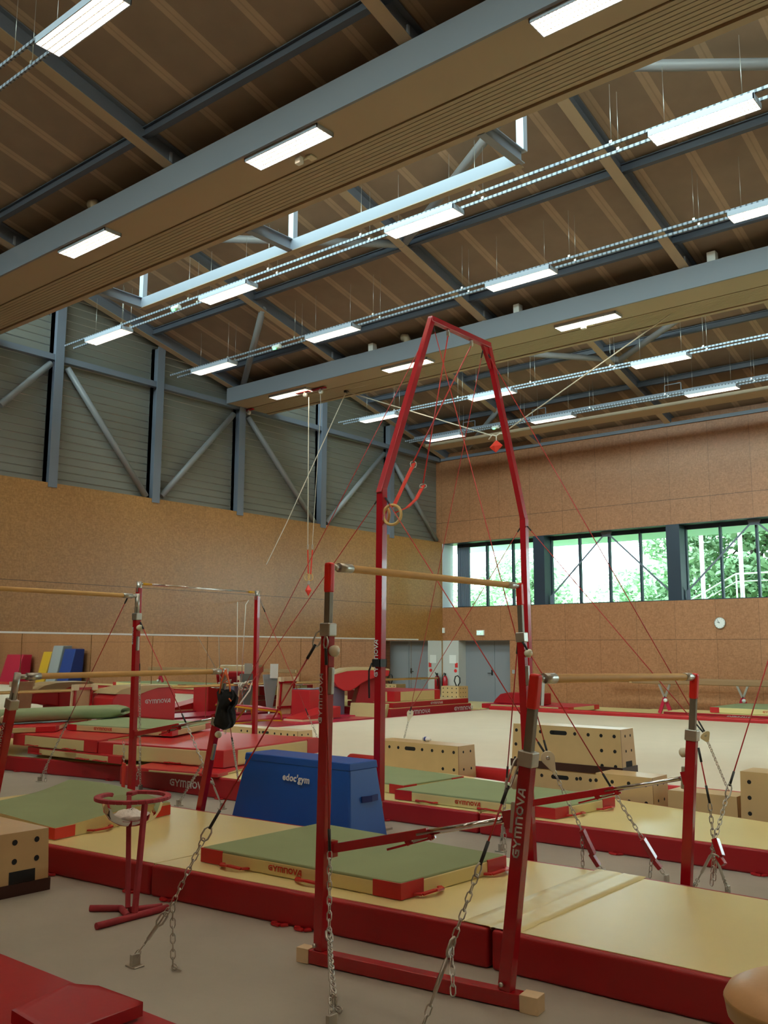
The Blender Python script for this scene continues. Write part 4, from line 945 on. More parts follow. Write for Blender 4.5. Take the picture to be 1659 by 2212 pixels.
# ============================================================ CHALK STAND
cb = at(284, 1966, 0); yC = cb.y
zr_ = aty(287, 1722, yC).z; R_ = .245
t = thing('chalk_stand', (cb.x, cb.y, 0), 'red metal chalk stand with a clear bowl of chalk and a C shaped rim', 'chalk stand')
rc = at(287, 1722, zr_); view = V((rc.x, rc.y, 0)).normalized(); side = V((view.y, -view.x, 0))
def rp(deg, r=R_): a = math.radians(deg); return rc+side*(r*math.cos(a))+view*(r*math.sin(a))
pts = [rp(132+q*11.2) for q in range(0, 29)]
rim = MB()
for u_, v_ in zip(pts, pts[1:]): rim.beam(u_, v_+(v_-u_)*.06, .045, .026)
rim.beam(pts[-1], rp(100, .155), .05, .028); rim.beam(pts[0], pts[0]+V((0, 0, -.01))-(pts[1]-pts[0])*.4, .045, .028)
rim.obj('rim', 'chalkred', t, .006)
MB().lathe(rc+V((0, 0, -.01)), [(.215, 0), (.212, -.03), (.198, -.08), (.166, -.13), (.112, -.168), (.05, -.186), (.001, -.19)], 32).obj('bowl', 'bowl', t)
ch = MB()
ch.lathe(rc+V((0, 0, -.197)), [(.001, .006), (.03, .008), (.085, .024), (.128, .052), (.145, .074), (.12, .082), (.07, .098), (.03, .108), (.001, .11)], 24)
co = ch.obj('chalk', 'chalk', t)
for v_ in co.data.vertices:
    if v_.co.z > zr_-.125: v_.co.z += random.uniform(-.014, .014); v_.co.x += random.uniform(-.006, .006)
MB().beam(rp(-70, R_*.98)+V((0, 0, -.01)), at(291, 1972, .04), .034, .034).obj('front_leg', 'chalkred', t, .006)
MB().beam(rp(100, .155)+V((0, 0, -.01)), at(276, 1962, .04), .034, .034).obj('back_leg', 'chalkred', t, .006)
def seg(pa, pb, nm='foot'): MB().tube(at(*pa, .022), at(*pb, .022), .022, 10).obj(nm, 'chalkred', t)
seg((194, 1962), (262, 1962)); seg((262, 1962), (277, 1980)); seg((208, 2001), (362, 1960)); seg((277, 1966), (350, 1958))
# ============================================================ NEAREST RED MATS AND MUSHROOM
q = quad((-420, 2212), (470, 2290), (384, 2207), (-140, 2010), z=.07)
fe = (at(370, 2204, .07)-at(0, 2057, .07)).normalized()
e0 = at(0, 2057, .07)
t = thing('folding_mat', (e0.x, e0.y-.5, 0), 'flat red mat on the concrete in the lower left corner, lower one', 'mat')
MB().hexa([V((*(e0-fe*2.5).xy, .001)), V((*(e0+fe*2.6).xy, .001)), V((*(e0+fe*2.6).xy, .001))+V((0, -1.2, 0)), V((*(e0-fe*2.5).xy, .001))+V((0, -1.2, 0))][::-1],
          [V((*(e0-fe*2.5).xy, .07)), V((*(e0+fe*2.6).xy, .07)), V((*(e0+fe*2.6).xy, .07))+V((0, -1.2, 0)), V((*(e0-fe*2.5).xy, .07))+V((0, -1.2, 0))][::-1]).obj('cover', 'red', t, .015, 3)
P0, P1, P2 = at(183, 2136, .13), at(213, 2129, .145), at(309, 2164, .145)
t = thing('folding_mat', (P1.x, P1.y, .07), 'red mat panel with a curled corner lying on top of the lower left mat', 'mat')
L0 = at(25, 2183, .15); L1 = at(90, 2215, .11)
n = 12; m = MB(); m.smooth = True
def tp_(u, v):
    a = lerp(P0, P2, u) if True else 0
    far = lerp(at(150, 2124, .135), P1, min(1, u*1.0)) if u < .5 else lerp(P1, P2, (u-.5)*2)
    near = lerp(at(25, 2182, .16), at(120, 2240, .14), u*2) if u < .5 else lerp(at(120, 2240, .14), at(309, 2168, .14), (u-.5)*2)
    return lerp(far, near, v)
vs = []; fs = []
for i in range(n+1):
    for j in range(n+1): vs.append(tp_(i/n, j/n))
k = len(vs); vs2 = [v+V((0, 0, -.055)) for v in vs]
for i in range(n):
    for j in range(n):
        a_ = i*(n+1)+j; fs.append((a_, a_+n+1, a_+n+2, a_+1)); fs.append((k+a_, k+a_+1, k+a_+n+2, k+a_+n+1))
m.add(vs+vs2, fs); m.smooth = False
bd = [i*(n+1) for i in range(n+1)]+[n*(n+1)+j for j in range(1, n+1)]+[i*(n+1)+n for i in range(n-1, -1, -1)]+[j for j in range(n-1, 0, -1)]
for a_, b_ in zip(bd, bd[1:]+bd[:1]): m.f.append([a_, b_, k+b_, k+a_]); m.m.append(0); m.sm.append(False)
m.obj('cover', 'red', t)
mc = at(1755, 2130, .62)
t = thing('mushroom_trainer', (mc.x, mc.y, 0), 'round tan leather mushroom trainer cut by the lower right edge', 'mushroom trainer')
MB().lathe((mc.x, mc.y, .47), [(.001, .165), (.15, .16), (.24, .145), (.285, .12), (.300, .095)], 48).obj('top_cover', 'beige', t)
MB().lathe((mc.x, mc.y, .47), [(.300, .095), (.303, .088), (.300, .08), (.292, .03), (.262, .0), (.001, -.0)], 48).obj('side_cover', 'beigeside', t)
MB().lathe((mc.x, mc.y, 0), [(.12, .47), (.10, .1), (.22, .03), (.24, .001), (.001, .0)], 24).obj('pedestal', 'steelred', t)
# ============================================================ UNEVEN BARS
def post(t, foot, top, zc, w0, d0, high, cap='capred', text=None, knobside=1, plain=False):
    foot = V(foot); top = V(top); ax = (top-foot).normalized(); col = foot+ax*((zc-foot.z)/ax.z)
    p = MB().beam(foot, col, w0, d0, (0, 1, 0)).obj('post', 'steelred', t, .005)
    MB().beam(col-ax*.03, top-ax*.12, w0*.64, d0*.72, (0, 1, 0)).obj('inner_tube', 'tube', p, .006)
    c = MB().beam(col-ax*.035, col+ax*.045, w0*1.22, d0*1.3, (0, 1, 0)); c.obj('collar', 'galv', p, .008)
    if cap: MB().beam(top-ax*.16, top+ax*.025, w0*.78, d0*.95, (0, 1, 0)).obj('cap', cap, p, .014, 3)
    else: MB().tube(top-ax*.2, top+ax*.03, w0*.36, 14).obj('end_tube', 'galv', p)
    kn = col-ax*.12+V((knobside*(w0*.5+.03), -.0, 0))
    MB().lathe(kn-V((knobside*.035, 0, 0)), [(.001, 0), (.026, .002), (.034, .02), (.034, .042), (.02, .055), (.001, .056)], 16, (knobside, 0, -.1)).obj('knob', 'cream', p)
    lv = MB().beam(col-ax*.22+V((knobside*(w0*.5+.012), -.01, 0)), col-ax*.38+V((knobside*(w0*.5+.010), -.01, 0)), .03, .03, (0, 1, 0)); lv.obj('clamp_lever', 'galv', p, .006)
    if text:
        o = foot+ax*text[1]; yd = V((-1, 0, 0)); xd = ax
        lettering('GYMNOVA', t, o+V((w0*.32, -d0/2-.001, 0)), xd, yd, text[0], 'text_white', wide=1.35, bold=.035)
    return p, col
def rail(t, a, b, r=.0245):
    a, b = V(a), V(b); d = (b-a).normalized(); f = MB()
    n = 28; pts = [a+(b-a)*(.055+.89*i/n) for i in range(n+1)]
    MB().path(pts, r, 16).obj('wooden_rail', 'wood', t)
    for p, q in ((a, a+d*.20), (b, b-d*.20)):
        m = MB(); m.tube(p, lerp(p, q, .5), .019, 14); m.tube(lerp(p, q, .38), q, .0285, 16); m.obj('rail_end_fitting', 'galv', t)
def spreader(t, a, b):
    a, b = V(a), V(b); m = lerp(a, b, .56); d = (b-a).normalized()
    sc_ = MB().beam(a, m, .030, .050).obj('spreader_channel', 'steelred', t, .003)
    MB().tube(lerp(a, b, .5), b, .0165, 14).obj('spreader_tube', 'chrome', t)
    k = MB(); k.beam(a+V((-.02, 0, 0)), a+V((.02, 0, 0)), .05, .09); k.obj('spreader_bracket', 'steelred', t)
    k = MB(); k.beam(b-d*.04, b+d*.02, .05, .09); k.obj('spreader_bracket', 'steelred', t)
    k = MB(); k.beam(lerp(a, b, .33)+V((0, 0, -.055)), lerp(a, b, .60)+V((0, 0, -.030)), .014, .012); k.beam(lerp(a, b, .44)+V((0, 0, -.02)), lerp(a, b, .46)+V((0, 0, -.045)), .02, .03); k.beam(lerp(a, b, .565)+V((0, 0, -.02)), lerp(a, b, .585)+V((0, 0, -.03)), .03, .03); k.obj('release_lever', 'steelred', sc_)
    k = MB(); k.beam(lerp(a, b, .48)+V((0, -.004, -.035)), lerp(a, b, .555)+V((0, -.004, -.024)), .014, .012); k.obj('release_clip', 'galv', sc_)
Af, Cf = at(692, 2052, .08), at(1094, 2137, .08)
At = aty(712, 1224, Af.y); Ct = aty(1157, 1466, Cf.y)
Bt = aty(1122, 1266, Af.y+2.42); Dt = aty(1500, 1462, Cf.y+2.42)
Bf = V((Af.x-.02, Af.y+2.42, .08)); Df = V((Cf.x-.02, Cf.y+2.42, .08))
t = thing('uneven_bars', ((Af.x+Cf.x)/2, Af.y+1.2, 0), 'uneven bars nearest the camera with red posts, red caps and two wooden rails over the green landing mat', 'uneven bars', 'uneven bars')
t['label'] = 'nearest uneven bars, red posts with red caps on a floor beam with wooden end blocks'
w0, d0 = .066, .055
pA_, cA = post(t, Af, At, aty(703, 1362, Af.y).z, w0, d0, True, text=None)
pC_, cC = post(t, Cf, Ct, aty(1127, 1640, Cf.y).z, .074, .06, False, text=None, knobside=-1)
_, cB = post(t, Bf, Bt, aty(1127, 1378, Bf.y).z, w0, d0, True)
_, cD = post(t, Df, Dt, aty(1505, 1590, Df.y).z, w0+.008, d0, False, knobside=-1)
rail(t, At+V((0, .01, 0)), Bt-V((0, .01, 0))); rail(t, Ct+V((0, .01, 0)), Dt-V((0, .01, 0)))
hk = MB(); d_ = (Dt-Ct).normalized(); hk.beam(Ct+d_*.07, Ct+d_*.05+V((0, 0, -.14)), .02, .03); hk.obj('rail_hook', 'galv', t)
spreader(t, aty(718, 1833, Af.y), aty(1106, 1768, Cf.y)); spreader(t, aty(1143, 1736, Bf.y), aty(1486, 1679, Df.y))
# lettering up the faces of two posts
axC = (Ct-Cf).normalized(); zt0 = aty(1112, 1838, Cf.y).z
o_ = Cf+axC*((aty(1112, 1850, Cf.y).z-.08)/axC.z)
lettering('GYMNOVA', pC_, o_+V((.020, -.0315, 0)), axC, (-1, 0, 0), .042, 'text_white', wide=1.28, bold=.04)
axA = (At-Af).normalized(); o_ = Af+axA*((aty(697, 1562, Af.y).z-.08)/axA.z)
lettering('GYMNOVA', pA_, o_+V((-.006, -.029, 0)), axA, (-1, 0, 0), .028, 'text_white', wide=1.6, bold=.04)
# floor beams with timber end blocks
for (p, q_) in ((Af, Cf), (Bf, Df)):
    d = (V((q_.x, q_.y, 0))-V((p.x, p.y, 0))).normalized(); a = V((p.x, p.y, .042))-d*.06; b = V((q_.x, q_.y, .042))+d*.09; e = V((0, .0, 0))
    MB().beam(a, b, .075, .075).obj('floor_beam', 'steelred', t, .006)
    MB().beam(a-d*.085, a, .078, .082).obj('end_block', 'palewood', t, .003); MB().beam(b, b+d*.10, .095, .085).obj('end_block', 'palewood', t, .003)
    for r_ in (p, q_):
        k = MB(); k.lathe((r_.x-.0, r_.y-.045, .115), [(.001, -.0), (.012, 0), (.012, .012), (.001, .014)], 10, (0, -1, 0)); k.obj('bolt', 'galv', t)
# second set, to the left
Gy, Fy = 6.25, 3.85
Gt = aty(488, 1450, Gy); Ft = aty(37, 1462, Fy); Gf = V((Gt.x-.62, Gy, .08)); Ff = V((Ft.x-.50, Fy, .08))
g_ = aty(430, 1765, Gy); sl_ = (Gt-g_); Gf = Gt-sl_*((Gt.z-.08)/sl_.z)
f_ = aty(2, 1640, Fy); sl_ = (Ft-f_); Ff = Ft-sl_*((Ft.z-.08)/sl_.z)
Ey = 6.45; Et = aty(297, 1288, Ey); Ef = aty(284, 1690, Ey); sl_ = Et-Ef; Ef = Et-sl_*((Et.z-.08)/sl_.z)
Ht = V((Et.x+.05, Ey-2.42, Et.z)); Hf = V((Ef.x+.05, Ey-2.42, .08))
t = thing('uneven_bars', ((Ef.x+Gf.x)/2, 5, 0), 'second uneven bars at the left edge with bare steel post heads', 'uneven bars', 'uneven bars')
post(t, Gf, Gt, aty(470, 1560, Gy).z, .074, .06, False, cap=None); pF_, _ = post(t, Ff, Ft, aty(25, 1522, Fy).z, .074, .06, False, cap=None, knobside=-1)
pE_, _ = post(t, Ef, Et, aty(297, 1333, Ey).z, .072, .06, True, cap=None); post(t, Hf, Ht, 1.95, .07, .06, True, cap=None)
rail(t, Ft+V((0, .01, 0)), Gt-V((0, .01, 0))); rail(t, Ht, Et)
spreader(t, aty(291, 1586, Ey), aty(466, 1552, Gy))
axE = (Et-Ef).normalized(); o_ = Ef+axE*((aty(288, 1392, Ey).z-.08)/axE.z); lettering('GYMNOVA', pE_, o_+V((-.012, -.031, 0)), axE, (-1, 0, 0), .022, 'text_white', wide=1.35)
axF = (Ft-Ff).normalized(); o_ = Ff+axF*((aty(4, 1632, Fy).z-.08)/axF.z); lettering('GYMNOVA', pF_, o_+V((.012, -.032, 0)), axF, (-1, 0, 0), .03, 'text_white', wide=1.35)
for (p, q_) in ((Ff, Hf), (Gf, Ef)):
    d = (V((q_.x, q_.y, 0))-V((p.x, p.y, 0))).normalized(); a = V((p.x, p.y, .042))-d*.08; b = V((q_.x, q_.y, .042))+d*.08
    MB().beam(a, b, .075, .075).obj('floor_beam', 'steelred', t, .006)
    MB().beam(a-d*.09, a, .08, .085).obj('end_block', 'palewood', t); MB().beam(b, b+d*.09, .08, .085).obj('end_block', 'palewood', t)
# black garment tied with orange straps on the low bar end
gp = lambda x, y, dy=0: aty(x, y, Gy-.08+dy)
t = thing('hanging_garment', gp(485, 1480), 'black cloth garment tied with orange straps to the end of the low bar', 'garment')
out = [(473, 1488), (480, 1502), (478, 1528), (464, 1569), (480, 1577), (492, 1572), (496, 1562), (489, 1535), (498, 1520), (503, 1503), (499, 1492), (490, 1489), (484, 1500)]
fr = [gp(x, y, -.0) for x, y in out]; n = len(fr)
cc = sum(fr, V())/n; m = MB(); m.smooth = True
rings = [(1.0, 0), (.80, -.045), (.35, -.065)]
vs = []
for s_, dy in rings: vs += [lerp(cc, p, s_)+V((0, dy+.012*math.sin(i*2.1), 0)) for i, p in enumerate(fr)]
vs += [cc+V((0, -.06, 0))]; fs = []
for r_ in range(2): fs += [(r_*n+i, r_*n+(i+1) % n, (r_+1)*n+(i+1) % n, (r_+1)*n+i) for i in range(n)]
fs += [(2*n+i, 2*n+(i+1) % n, 3*n) for i in range(n)]
vb = [v+V((0, 2*(Gy-.08-v.y)+.05, 0)) for v in vs]; k = len(vs)
fs += [tuple(k+i for i in f)[::-1] for f in fs] + [(i, (i+1) % n, k+(i+1) % n, k+i) for i in range(n)]
m.add(vs+vb, fs); m.obj('cloth', 'blackcloth', t)
m = MB()
for pl in (((488, 1446), (478, 1472), (474, 1500)), ((488, 1446), (496, 1478), (497, 1494)), ((486, 1450), (492, 1468), (482, 1474), (493, 1476)), ((494, 1508), (499, 1515))):
    m.path([gp(x, y, -.03) for x, y in pl], .008, 6)
m.path([Gt+V((0, -.07, 0))+V((.028*math.cos(a), 0, .028*math.sin(a))) for a in [q*math.pi/5 for q in range(10)]], .008, 6, closed=True)
m.obj('strap', 'orange', t)
# ============================================================ HIGH BAR
zb = 2.72; h0, h1 = at(301, 1261, zb), at(556, 1279, zb); h1 = V((h0.x, h0.y+2.42, zb)); zr2 = aty(556, 1280, h1.y); h1.x = zr2.x; h1.z = zr2.z
t = thing('high_bar', (h0.x, h0.y+1.2, 0), 'tall high bar with thin steel bar, its red posts behind the second uneven bars', 'high bar')
for p, fx in ((h0, -.02), (h1, .03)):
    MB().beam((p.x+fx*.5, p.y, .03), (p.x, p.y, p.z-.06), .075, .06, (0, 1, 0)).obj('post', 'steelred', t, .005)
    MB().tube((p.x, p.y, p.z-.12), (p.x, p.y, p.z+.03), .036, 14).obj('post_head', 'galv', t)
    MB().box((p.x-.10, p.y-.10, 0), (p.x+.10, p.y+.10, .03)).obj('foot_plate', 'galv', t)
MB().tube(h0, h1, .014, 14).obj('steel_bar', 'chrome', t)
d = (h1-h0).normalized(); MB().tube(h0+d*.06, h0+d*.22, .018, 12).obj('yellow_tape', 'yellowsteel', t); MB().tube(h1-d*.2, h1-d*.08, .018, 12).obj('yellow_tape', 'yellowsteel', t)
# ============================================================ RINGS FRAME
fL = at(818, 1792, 0); RX = fL.x; fy0 = fL.y; fy1 = fy0+3.0
kL = atx(826, 1072, RX); kR = atx(1128, 1108, RX); tL = atx(932, 690, RX); tR = atx(1054, 746, RX)
kz = (kL.z+kR.z)/2; kL = V((RX, fy0+.03, kz)); kR = V((RX, fy1-.06, kz)); tz = (tL.z+tR.z)/2; tL.z = tR.z = tz
t = thing('rings_frame', (RX, fy0+1.5, 0), 'very tall red rings frame, narrowing to a short crossbar under the far duct', 'rings frame')
for f, k_ in ((V((RX, fy0, 0)), kL), (V((RX, fy1, 0)), kR)):
    lg_ = MB().beam(f+V((0, 0, .28)), k_+V((0, 0, .01)), .085, .085, (0, 1, 0)).obj('lower_leg', 'steelred', t, .006)
    MB().beam(f+V((0, 0, .02)), f+V((0, 0, .32)), .055, .055, (0, 1, 0)).obj('steel_foot', 'galv', lg_, .004)
    MB().box((f.x-.1, f.y-.1, 0), (f.x+.1, f.y+.1, .02)).obj('foot_plate', 'galv', lg_)
    kb = MB(); kb.lathe(f+V((0, -.045, .34)), [(.001, 0), (.018, 0), (.018, .02), (.001, .022)], 10, (0, -1, 0)); kb.obj('bolt', 'galv', lg_)
for k_, tp_ in ((kL, tL), (kR, tR)):
    MB().beam(k_-(tp_-k_).normalized()*.06, tp_, .085, .075, (1, 0, 0), .075, .065).obj('upper_leg', 'steelred', t, .006)
MB().beam(tL-V((0, .03, 0)), tR+V((0, .03, 0)), .075, .075).obj('crossbar', 'steelred', t, .012)
MB().prism([tR+V((-.02, 0, 0)), tR+V((-.02, -.16, -.0)), tR+V((-.02, .04, -.30))], (.04, 0, 0)).obj('corner_plate', 'steelred', t)
o_ = aty(813, 1462, fy0-.045); lettering('GYMNOVA', t, V((RX+.015, fy0-.0435, o_.z)), (0, 0, 1), (-1, 0, 0), .05, 'text_white', wide=1.15, bold=.045)
s1 = MB(); zs = aty(818, 1432, fy0).z
for dx, dy in ((0, -.05), (.05, 0), (0, .05), (-.05, 0)): s1.box((RX+dx-.05*(dy != 0)-.004, fy0+dy-.05*(dx != 0)-.004, zs-.04), (RX+dx+.05*(dy != 0)+.004, fy0+dy+.05*(dx != 0)+.004, zs+.04))
s1.path([(RX-.06, fy0-.05, zs), (RX-.09, fy0-.06, zs-.08), (RX-.09, fy0-.06, zs-.22), (RX-.085, fy0-.06, zs-.36)], .010, 6)
tag(s1.obj('black_strap', 'blackrub'), 'black strap wrapped round the left leg of the rings frame, its end hanging', 'strap')
# still rings swung aside and tied to the left leg
def shackle(c, d, L=.09, w=.03, r=.005, nm='snap_hook', root=None):
    d = V(d).normalized(); x = d.cross(V((.2, .5, .9))).normalized(); m = MB(); m.link(c, d, x, L, w, r); return m.obj(nm, 'galv', root)
for nm, tp0, sw, e1, mid, ring, rc in (('first', (968, 717), .5, (914, 1050), (893, 1090), (857, 1106), (847, 1112)), ('second', (1018, 742), .5, (893, 1003), (872, 1050), (851, 1092), (829, 1114))):
    a = atx(*tp0, RX); a.z = tz-.04
    yl_ = kL.y+.25
    b = atx(*e1, RX+.05); c = atx(*ring, RX+.12)
    t = thing('gymnastic_ring', a, 'gymnastic ring tied to the left leg, cable hung from the %s of the crossbar' % ('left half' if nm == 'first' else 'right half'), 'gymnastic ring', 'rings of the tall frame')
    MB().tube(a+V((0, 0, .05)), a-V((0, 0, .07)), .022, 10).obj('swivel', 'galv', t)
    MB().tube(a-V((0, 0, .06)), b+V((0, 0, .03)), .008, 6).obj('cable', 'cable', t)
    shackle(b, (c-b), .10, .07, .006, 'strap_shackle', t)
    m_ = atx(*mid, RX+.10); pts = [b, m_, c] if nm == 'first' else [b, lerp(b, c, .5), c]
    if nm == 'first': pts = [b, atx(899, 1078, RX+.08), atx(880, 1096, RX+.10), c]
    s_ = MB()
    for u_, v_ in zip(pts, pts[1:]): s_.beam(u_-(v_-u_)*.05, v_+(v_-u_)*.05, .05, .012, (0, 1, 0))
    s_.obj('strap', 'strap', t)
    q = atx(*rc, RX+(.13 if nm == 'first' else -.10)); ax_ = V((.25, -1, 0)).normalized() if nm == 'first' else V((-.3, -1, 0)).normalized(); xx = V((ax_.y, -ax_.x, 0))
    MB().path([q+xx*(.105*math.cos(an))+V((0, 0, .105*math.sin(an))) for an in [k2*math.pi/12 for k2 in range(24)]], .016, 10, closed=True).obj('wooden_ring', 'wood', t)
    d2 = V((0, 0, 1)); lettering('GYMNOVA', t, lerp(pts[0], pts[-1], .5)+V((.0, -.012, -.02)), (pts[0]-pts[-1]), (pts[0]-pts[-1]).cross(V((0, -1, 0)))*-1, .028, 'text_white') if nm == 'second' else None
# ============================================================ GUY CABLES
def guy(label, top, pts, cat='guy cable', group='guy cables', sleeve=True, chain_from=None, name='guy_cable'):
    """pts: list of (kind, [points]) in order from the top anchor down"""
    t = thing(name, pts[-1][1][-1], label, cat, group)
    for kind, P in pts:
        P = [V(p) for p in P]
        if kind == 'cable':
            cb_ = MB().path(P, .0052, 6).obj('cable', 'cable', t)
            d = (P[-1]-P[0]).normalized(); L_ = (P[-1]-P[0]).length
            if sleeve:
                MB().tube(P[-1]-d*.12, P[-1], .009, 8).obj('sleeve', 'blackrub', cb_); MB().tube(P[0], P[0]+d*.10, .009, 8).obj('sleeve', 'blackrub', cb_)
        elif kind == 'hook': shackle(lerp(P[0], P[-1], .5), P[-1]-P[0], (P[-1]-P[0]).length*1.1, .045, .0055, 'snap_hook', t)
        elif kind == 'chain': MB().chain(P).obj('chain', 'chain', t)
        elif kind == 'tail': MB().chain(P).obj('chain_tail', 'chain', t)
        elif kind == 'turn':
            m = MB(); m.path([P[0], lerp(P[0], P[-1], .2), lerp(P[0], P[-1], .25), lerp(P[0], P[-1], .75), lerp(P[0], P[-1], .8), P[-1]], [.006, .006, .011, .011, .006, .006], 8); m.obj('turnbuckle', 'galv', t)
            shackle(P[0], P[-1]-P[0], .09, .04, .0065, 'clamp_link', t)
        elif kind == 'lever':
            m = MB(); d = (P[-1]-P[0]).normalized(); m.beam(P[0], lerp(P[0], P[-1], .68), .040, .05, (0, 1, 0)); m.beam(lerp(P[0], P[-1], .66)-V((.02, 0, 0)), P[-1], .035, .045, (0, 1, 0)); m.obj('tension_lever', 'steelred', t, .004)
        elif kind == 'anchor':
            p = P[0]; m = MB(); m.box((p.x-.045, p.y-.035, 0), (p.x+.045, p.y+.035, .01)); m.box((p.x-.012, p.y-.03, .008), (p.x+.012, p.y+.03, .07)); m.obj('floor_anchor', 'galv', t, .004)
        elif kind == 'pulley':
            p, q = P[0], P[1]; d = (q-p).normalized(); nrm = V((.6, -.8, 0)); x = d.cross(nrm).normalized(); out = []
            for k2 in range(13):
                an = math.radians(-20+k2*220/12)-0; out.append(p-d*(.055*math.sin(an))+x*(.055*math.cos(an)))
            out += [q-x*.018, q+d*.02, q+x*.018]
            m = MB(); m.prism([o2+nrm*.014 for o2 in out], -nrm*.028); m.obj('pulley_block', 'cream', t, .003)
            MB().lathe(p+nrm*.015, [(.001, .004), (.014, .003), (.016, 0)], 12, nrm).obj('axle', 'galv', t)
    return t
def on(a, b, py):    # point of segment a-b whose picture row is py
    lo, hi = 0., 1.
    def row(p):
        v = p-CAM; return 1106-F*v.dot(UP)/v.dot(fw)
    f0 = row(a) < row(b)
    for _ in range(40):
        m = (lo+hi)/2
        if (row(lerp(a, b, m)) < py) == f0: lo = m
        else: hi = m
    return lerp(a, b, lo)
# nearest bars, left post: cable to the left and one down in front
a = cA+V((-.05, -.02, -.04)); g = at(292, 2068, .05)
j = on(a, g, 1952); j = aty(373, 1952, j.y)
guy('cable and chain from the nearest left post to the floor by the chalk stand', a,
    [('hook', [a+V((.01, 0, .03)), on(a, g, 1395)]), ('cable', [on(a, g, 1392), on(a, g, 1790)]), ('hook', [on(a, g, 1788), on(a, g, 1815)]), ('chain', [on(a, g, 1812), j]), ('chain', [j, lerp(j, g, .3)]), ('turn', [lerp(j, g, .28), lerp(j, g, .78)]), ('chain', [lerp(j, g, .76), g]), ('tail', [j, V((aty(375, 2050, j.y).x, j.y, .02)), V((aty(375, 2050, j.y).x+.07, j.y-.01, .015))]), ('anchor', [V((g.x, g.y, 0))])])
g = at(716, 2200, .05); a = cA+V((.03, -.05, -.04))
c1 = Af+V((.03, -.06, 0)); c1 = aty(712, 1840, Af.y-.07)
j = aty(711, 2022, Af.y-.22)
guy('red cable and chain hanging straight down in front of the nearest left post', a,
    [('hook', [a, aty(703, 1400, Af.y-.05)]), ('cable', [aty(704, 1400, Af.y-.05), aty(712, 1838, Af.y-.08)]), ('chain', [c1, j]), ('turn', [j, lerp(j, g, .75)]), ('chain', [lerp(j, g, .72), g]), ('tail', [j, at(722, 2150, .25), at(722, 2172, .02), at(736, 2184, .015)]), ('anchor', [V((g.x, g.y, 0))])])
g = at(905, 2240, .05); a = cC+V((-.04, -.04, -.0)); j = on(a, g, 2045)
guy('cable from the nearest low post to the floor at the lower picture edge', a,
    [('hook', [a, on(a, g, 1700)]), ('cable', [on(a, g, 1697), on(a, g, 1868)]), ('hook', [on(a, g, 1866), on(a, g, 1893)]), ('chain', [on(a, g, 1890), j]), ('turn', [j, on(a, g, 2175)]), ('chain', [on(a, g, 2170), g]), ('tail', [j, aty(979, 2150, j.y-.1)]), ('anchor', [V((g.x, g.y, 0))])])
g = at(1082, 1832, .03); a = cB+V((-.05, .02, -.04))
a2 = aty(1118, 1520, a.y+.4)
guy('slack cable and chain behind the low post of the nearest bars', a, [('cable', [a, on(a, g, 1680)]), ('chain', [on(a, g, 1680), g]), ('turn', [on(a, g, 1770), on(a, g, 1815)]), ('tail', [on(a, g, 1755), aty(1092, 1845, on(a, g, 1755).y)]), ('anchor', [V((g.x, g.y, 0))])])
g = at(1440, 1898, .04); a = cB+V((.03, -.04, -.03))
l0, l1 = on(a, g, 1812), on(a, g, 1876)
guy('cable from the far high post running right under the spreader into a red tension lever', a, [('cable', [a, on(a, g, 1700)]), ('chain', [on(a, g, 1700), l0]), ('lever', [l0, l1]), ('chain', [l1, g]), ('tail', [on(a, g, 1845), aty(1404, 1895, on(a, g, 1845).y)]), ('anchor', [V((g.x, g.y, 0))])])
g = at(1500, 1915, .04); a = cD+V((.05, -.02, -.08)); j = aty(1543, 1832, a.y-.1)
guy('short cable and chain beside the right hand low post down to the floor', a, [('cable', [a, aty(1533, 1735, a.y-.05)]), ('chain', [aty(1533, 1737, a.y-.05), j]), ('turn', [j, lerp(j, g, .8)]), ('chain', [lerp(j, g, .75), g]), ('tail', [j, aty(1537, 1912, j.y)]), ('tail', [aty(1545, 1850, j.y), aty(1543, 1900, j.y)]), ('anchor', [V((g.x, g.y, 0))])])
g = at(1572, 1922, .04); a = at(1740, 1130, 2.3); 
a = aty(1725, 1215, 8.4); mid = aty(1545, 1812, 6.55)
guy('taut red cable entering from the right edge down to a chain and red lever', a, [('cable', [a, aty(1576, 1697, 6.9)]), ('hook', [aty(1577, 1695, 6.9), aty(1570, 1722, 6.85)]), ('chain', [aty(1570, 1720, 6.85), mid]), ('lever', [mid, aty(1564, 1868, 6.5)]), ('turn', [aty(1546, 1850, 6.5), lerp(aty(1546, 1850, 6.5), g, .8)]), ('chain', [lerp(aty(1546, 1850, 6.5), g, .6), g]), ('anchor', [V((g.x, g.y, 0))])])
# rings frame guys: a pair of cables meets at each pulley block
rl = RX
def ringguy(label, pp, low, c1, c2, tail=None, lever=None, hid=False):
    a1, a2 = c1, c2; p = pp; g = low
    seq = [('cable', [a1, p+V((0, 0, .03))]), ('cable', [a2, p+V((-.02, 0, .03))]), ('pulley', [p, p+(g-p).normalized()*.11])]
    q = p+(g-p).normalized()*.11
    if lever: seq += [('chain', [q, lerp(p, g, .62)]), ('lever', [lerp(p, g, .62), lerp(p, g, .93)]), ('chain', [lerp(p, g, .93), g])]
    else: seq += [('chain', [q, g])]
    if tail: seq.append(('tail', tail))
    seq.append(('anchor', [V((g.x, g.y, 0))]))
    guy(label, a1, seq)
top1 = tL+V((0, .04, -.08)); top2 = tR+V((0, -.02, -.10))
gA = at(1302, 1888, .03)
pA = aty(1183, 1637, 6.75)
ringguy('pair of rings frame cables meeting at a cream pulley right of the nearest low post', pA, gA, top1, kL+V((.05, 0, -.1)), [lerp(pA, gA, .62), lerp(pA, gA, .62)+V((0, 0, -.32))], True)
gB = at(1592, 1752, .02); pB = aty(1523, 1588, 9.6); 
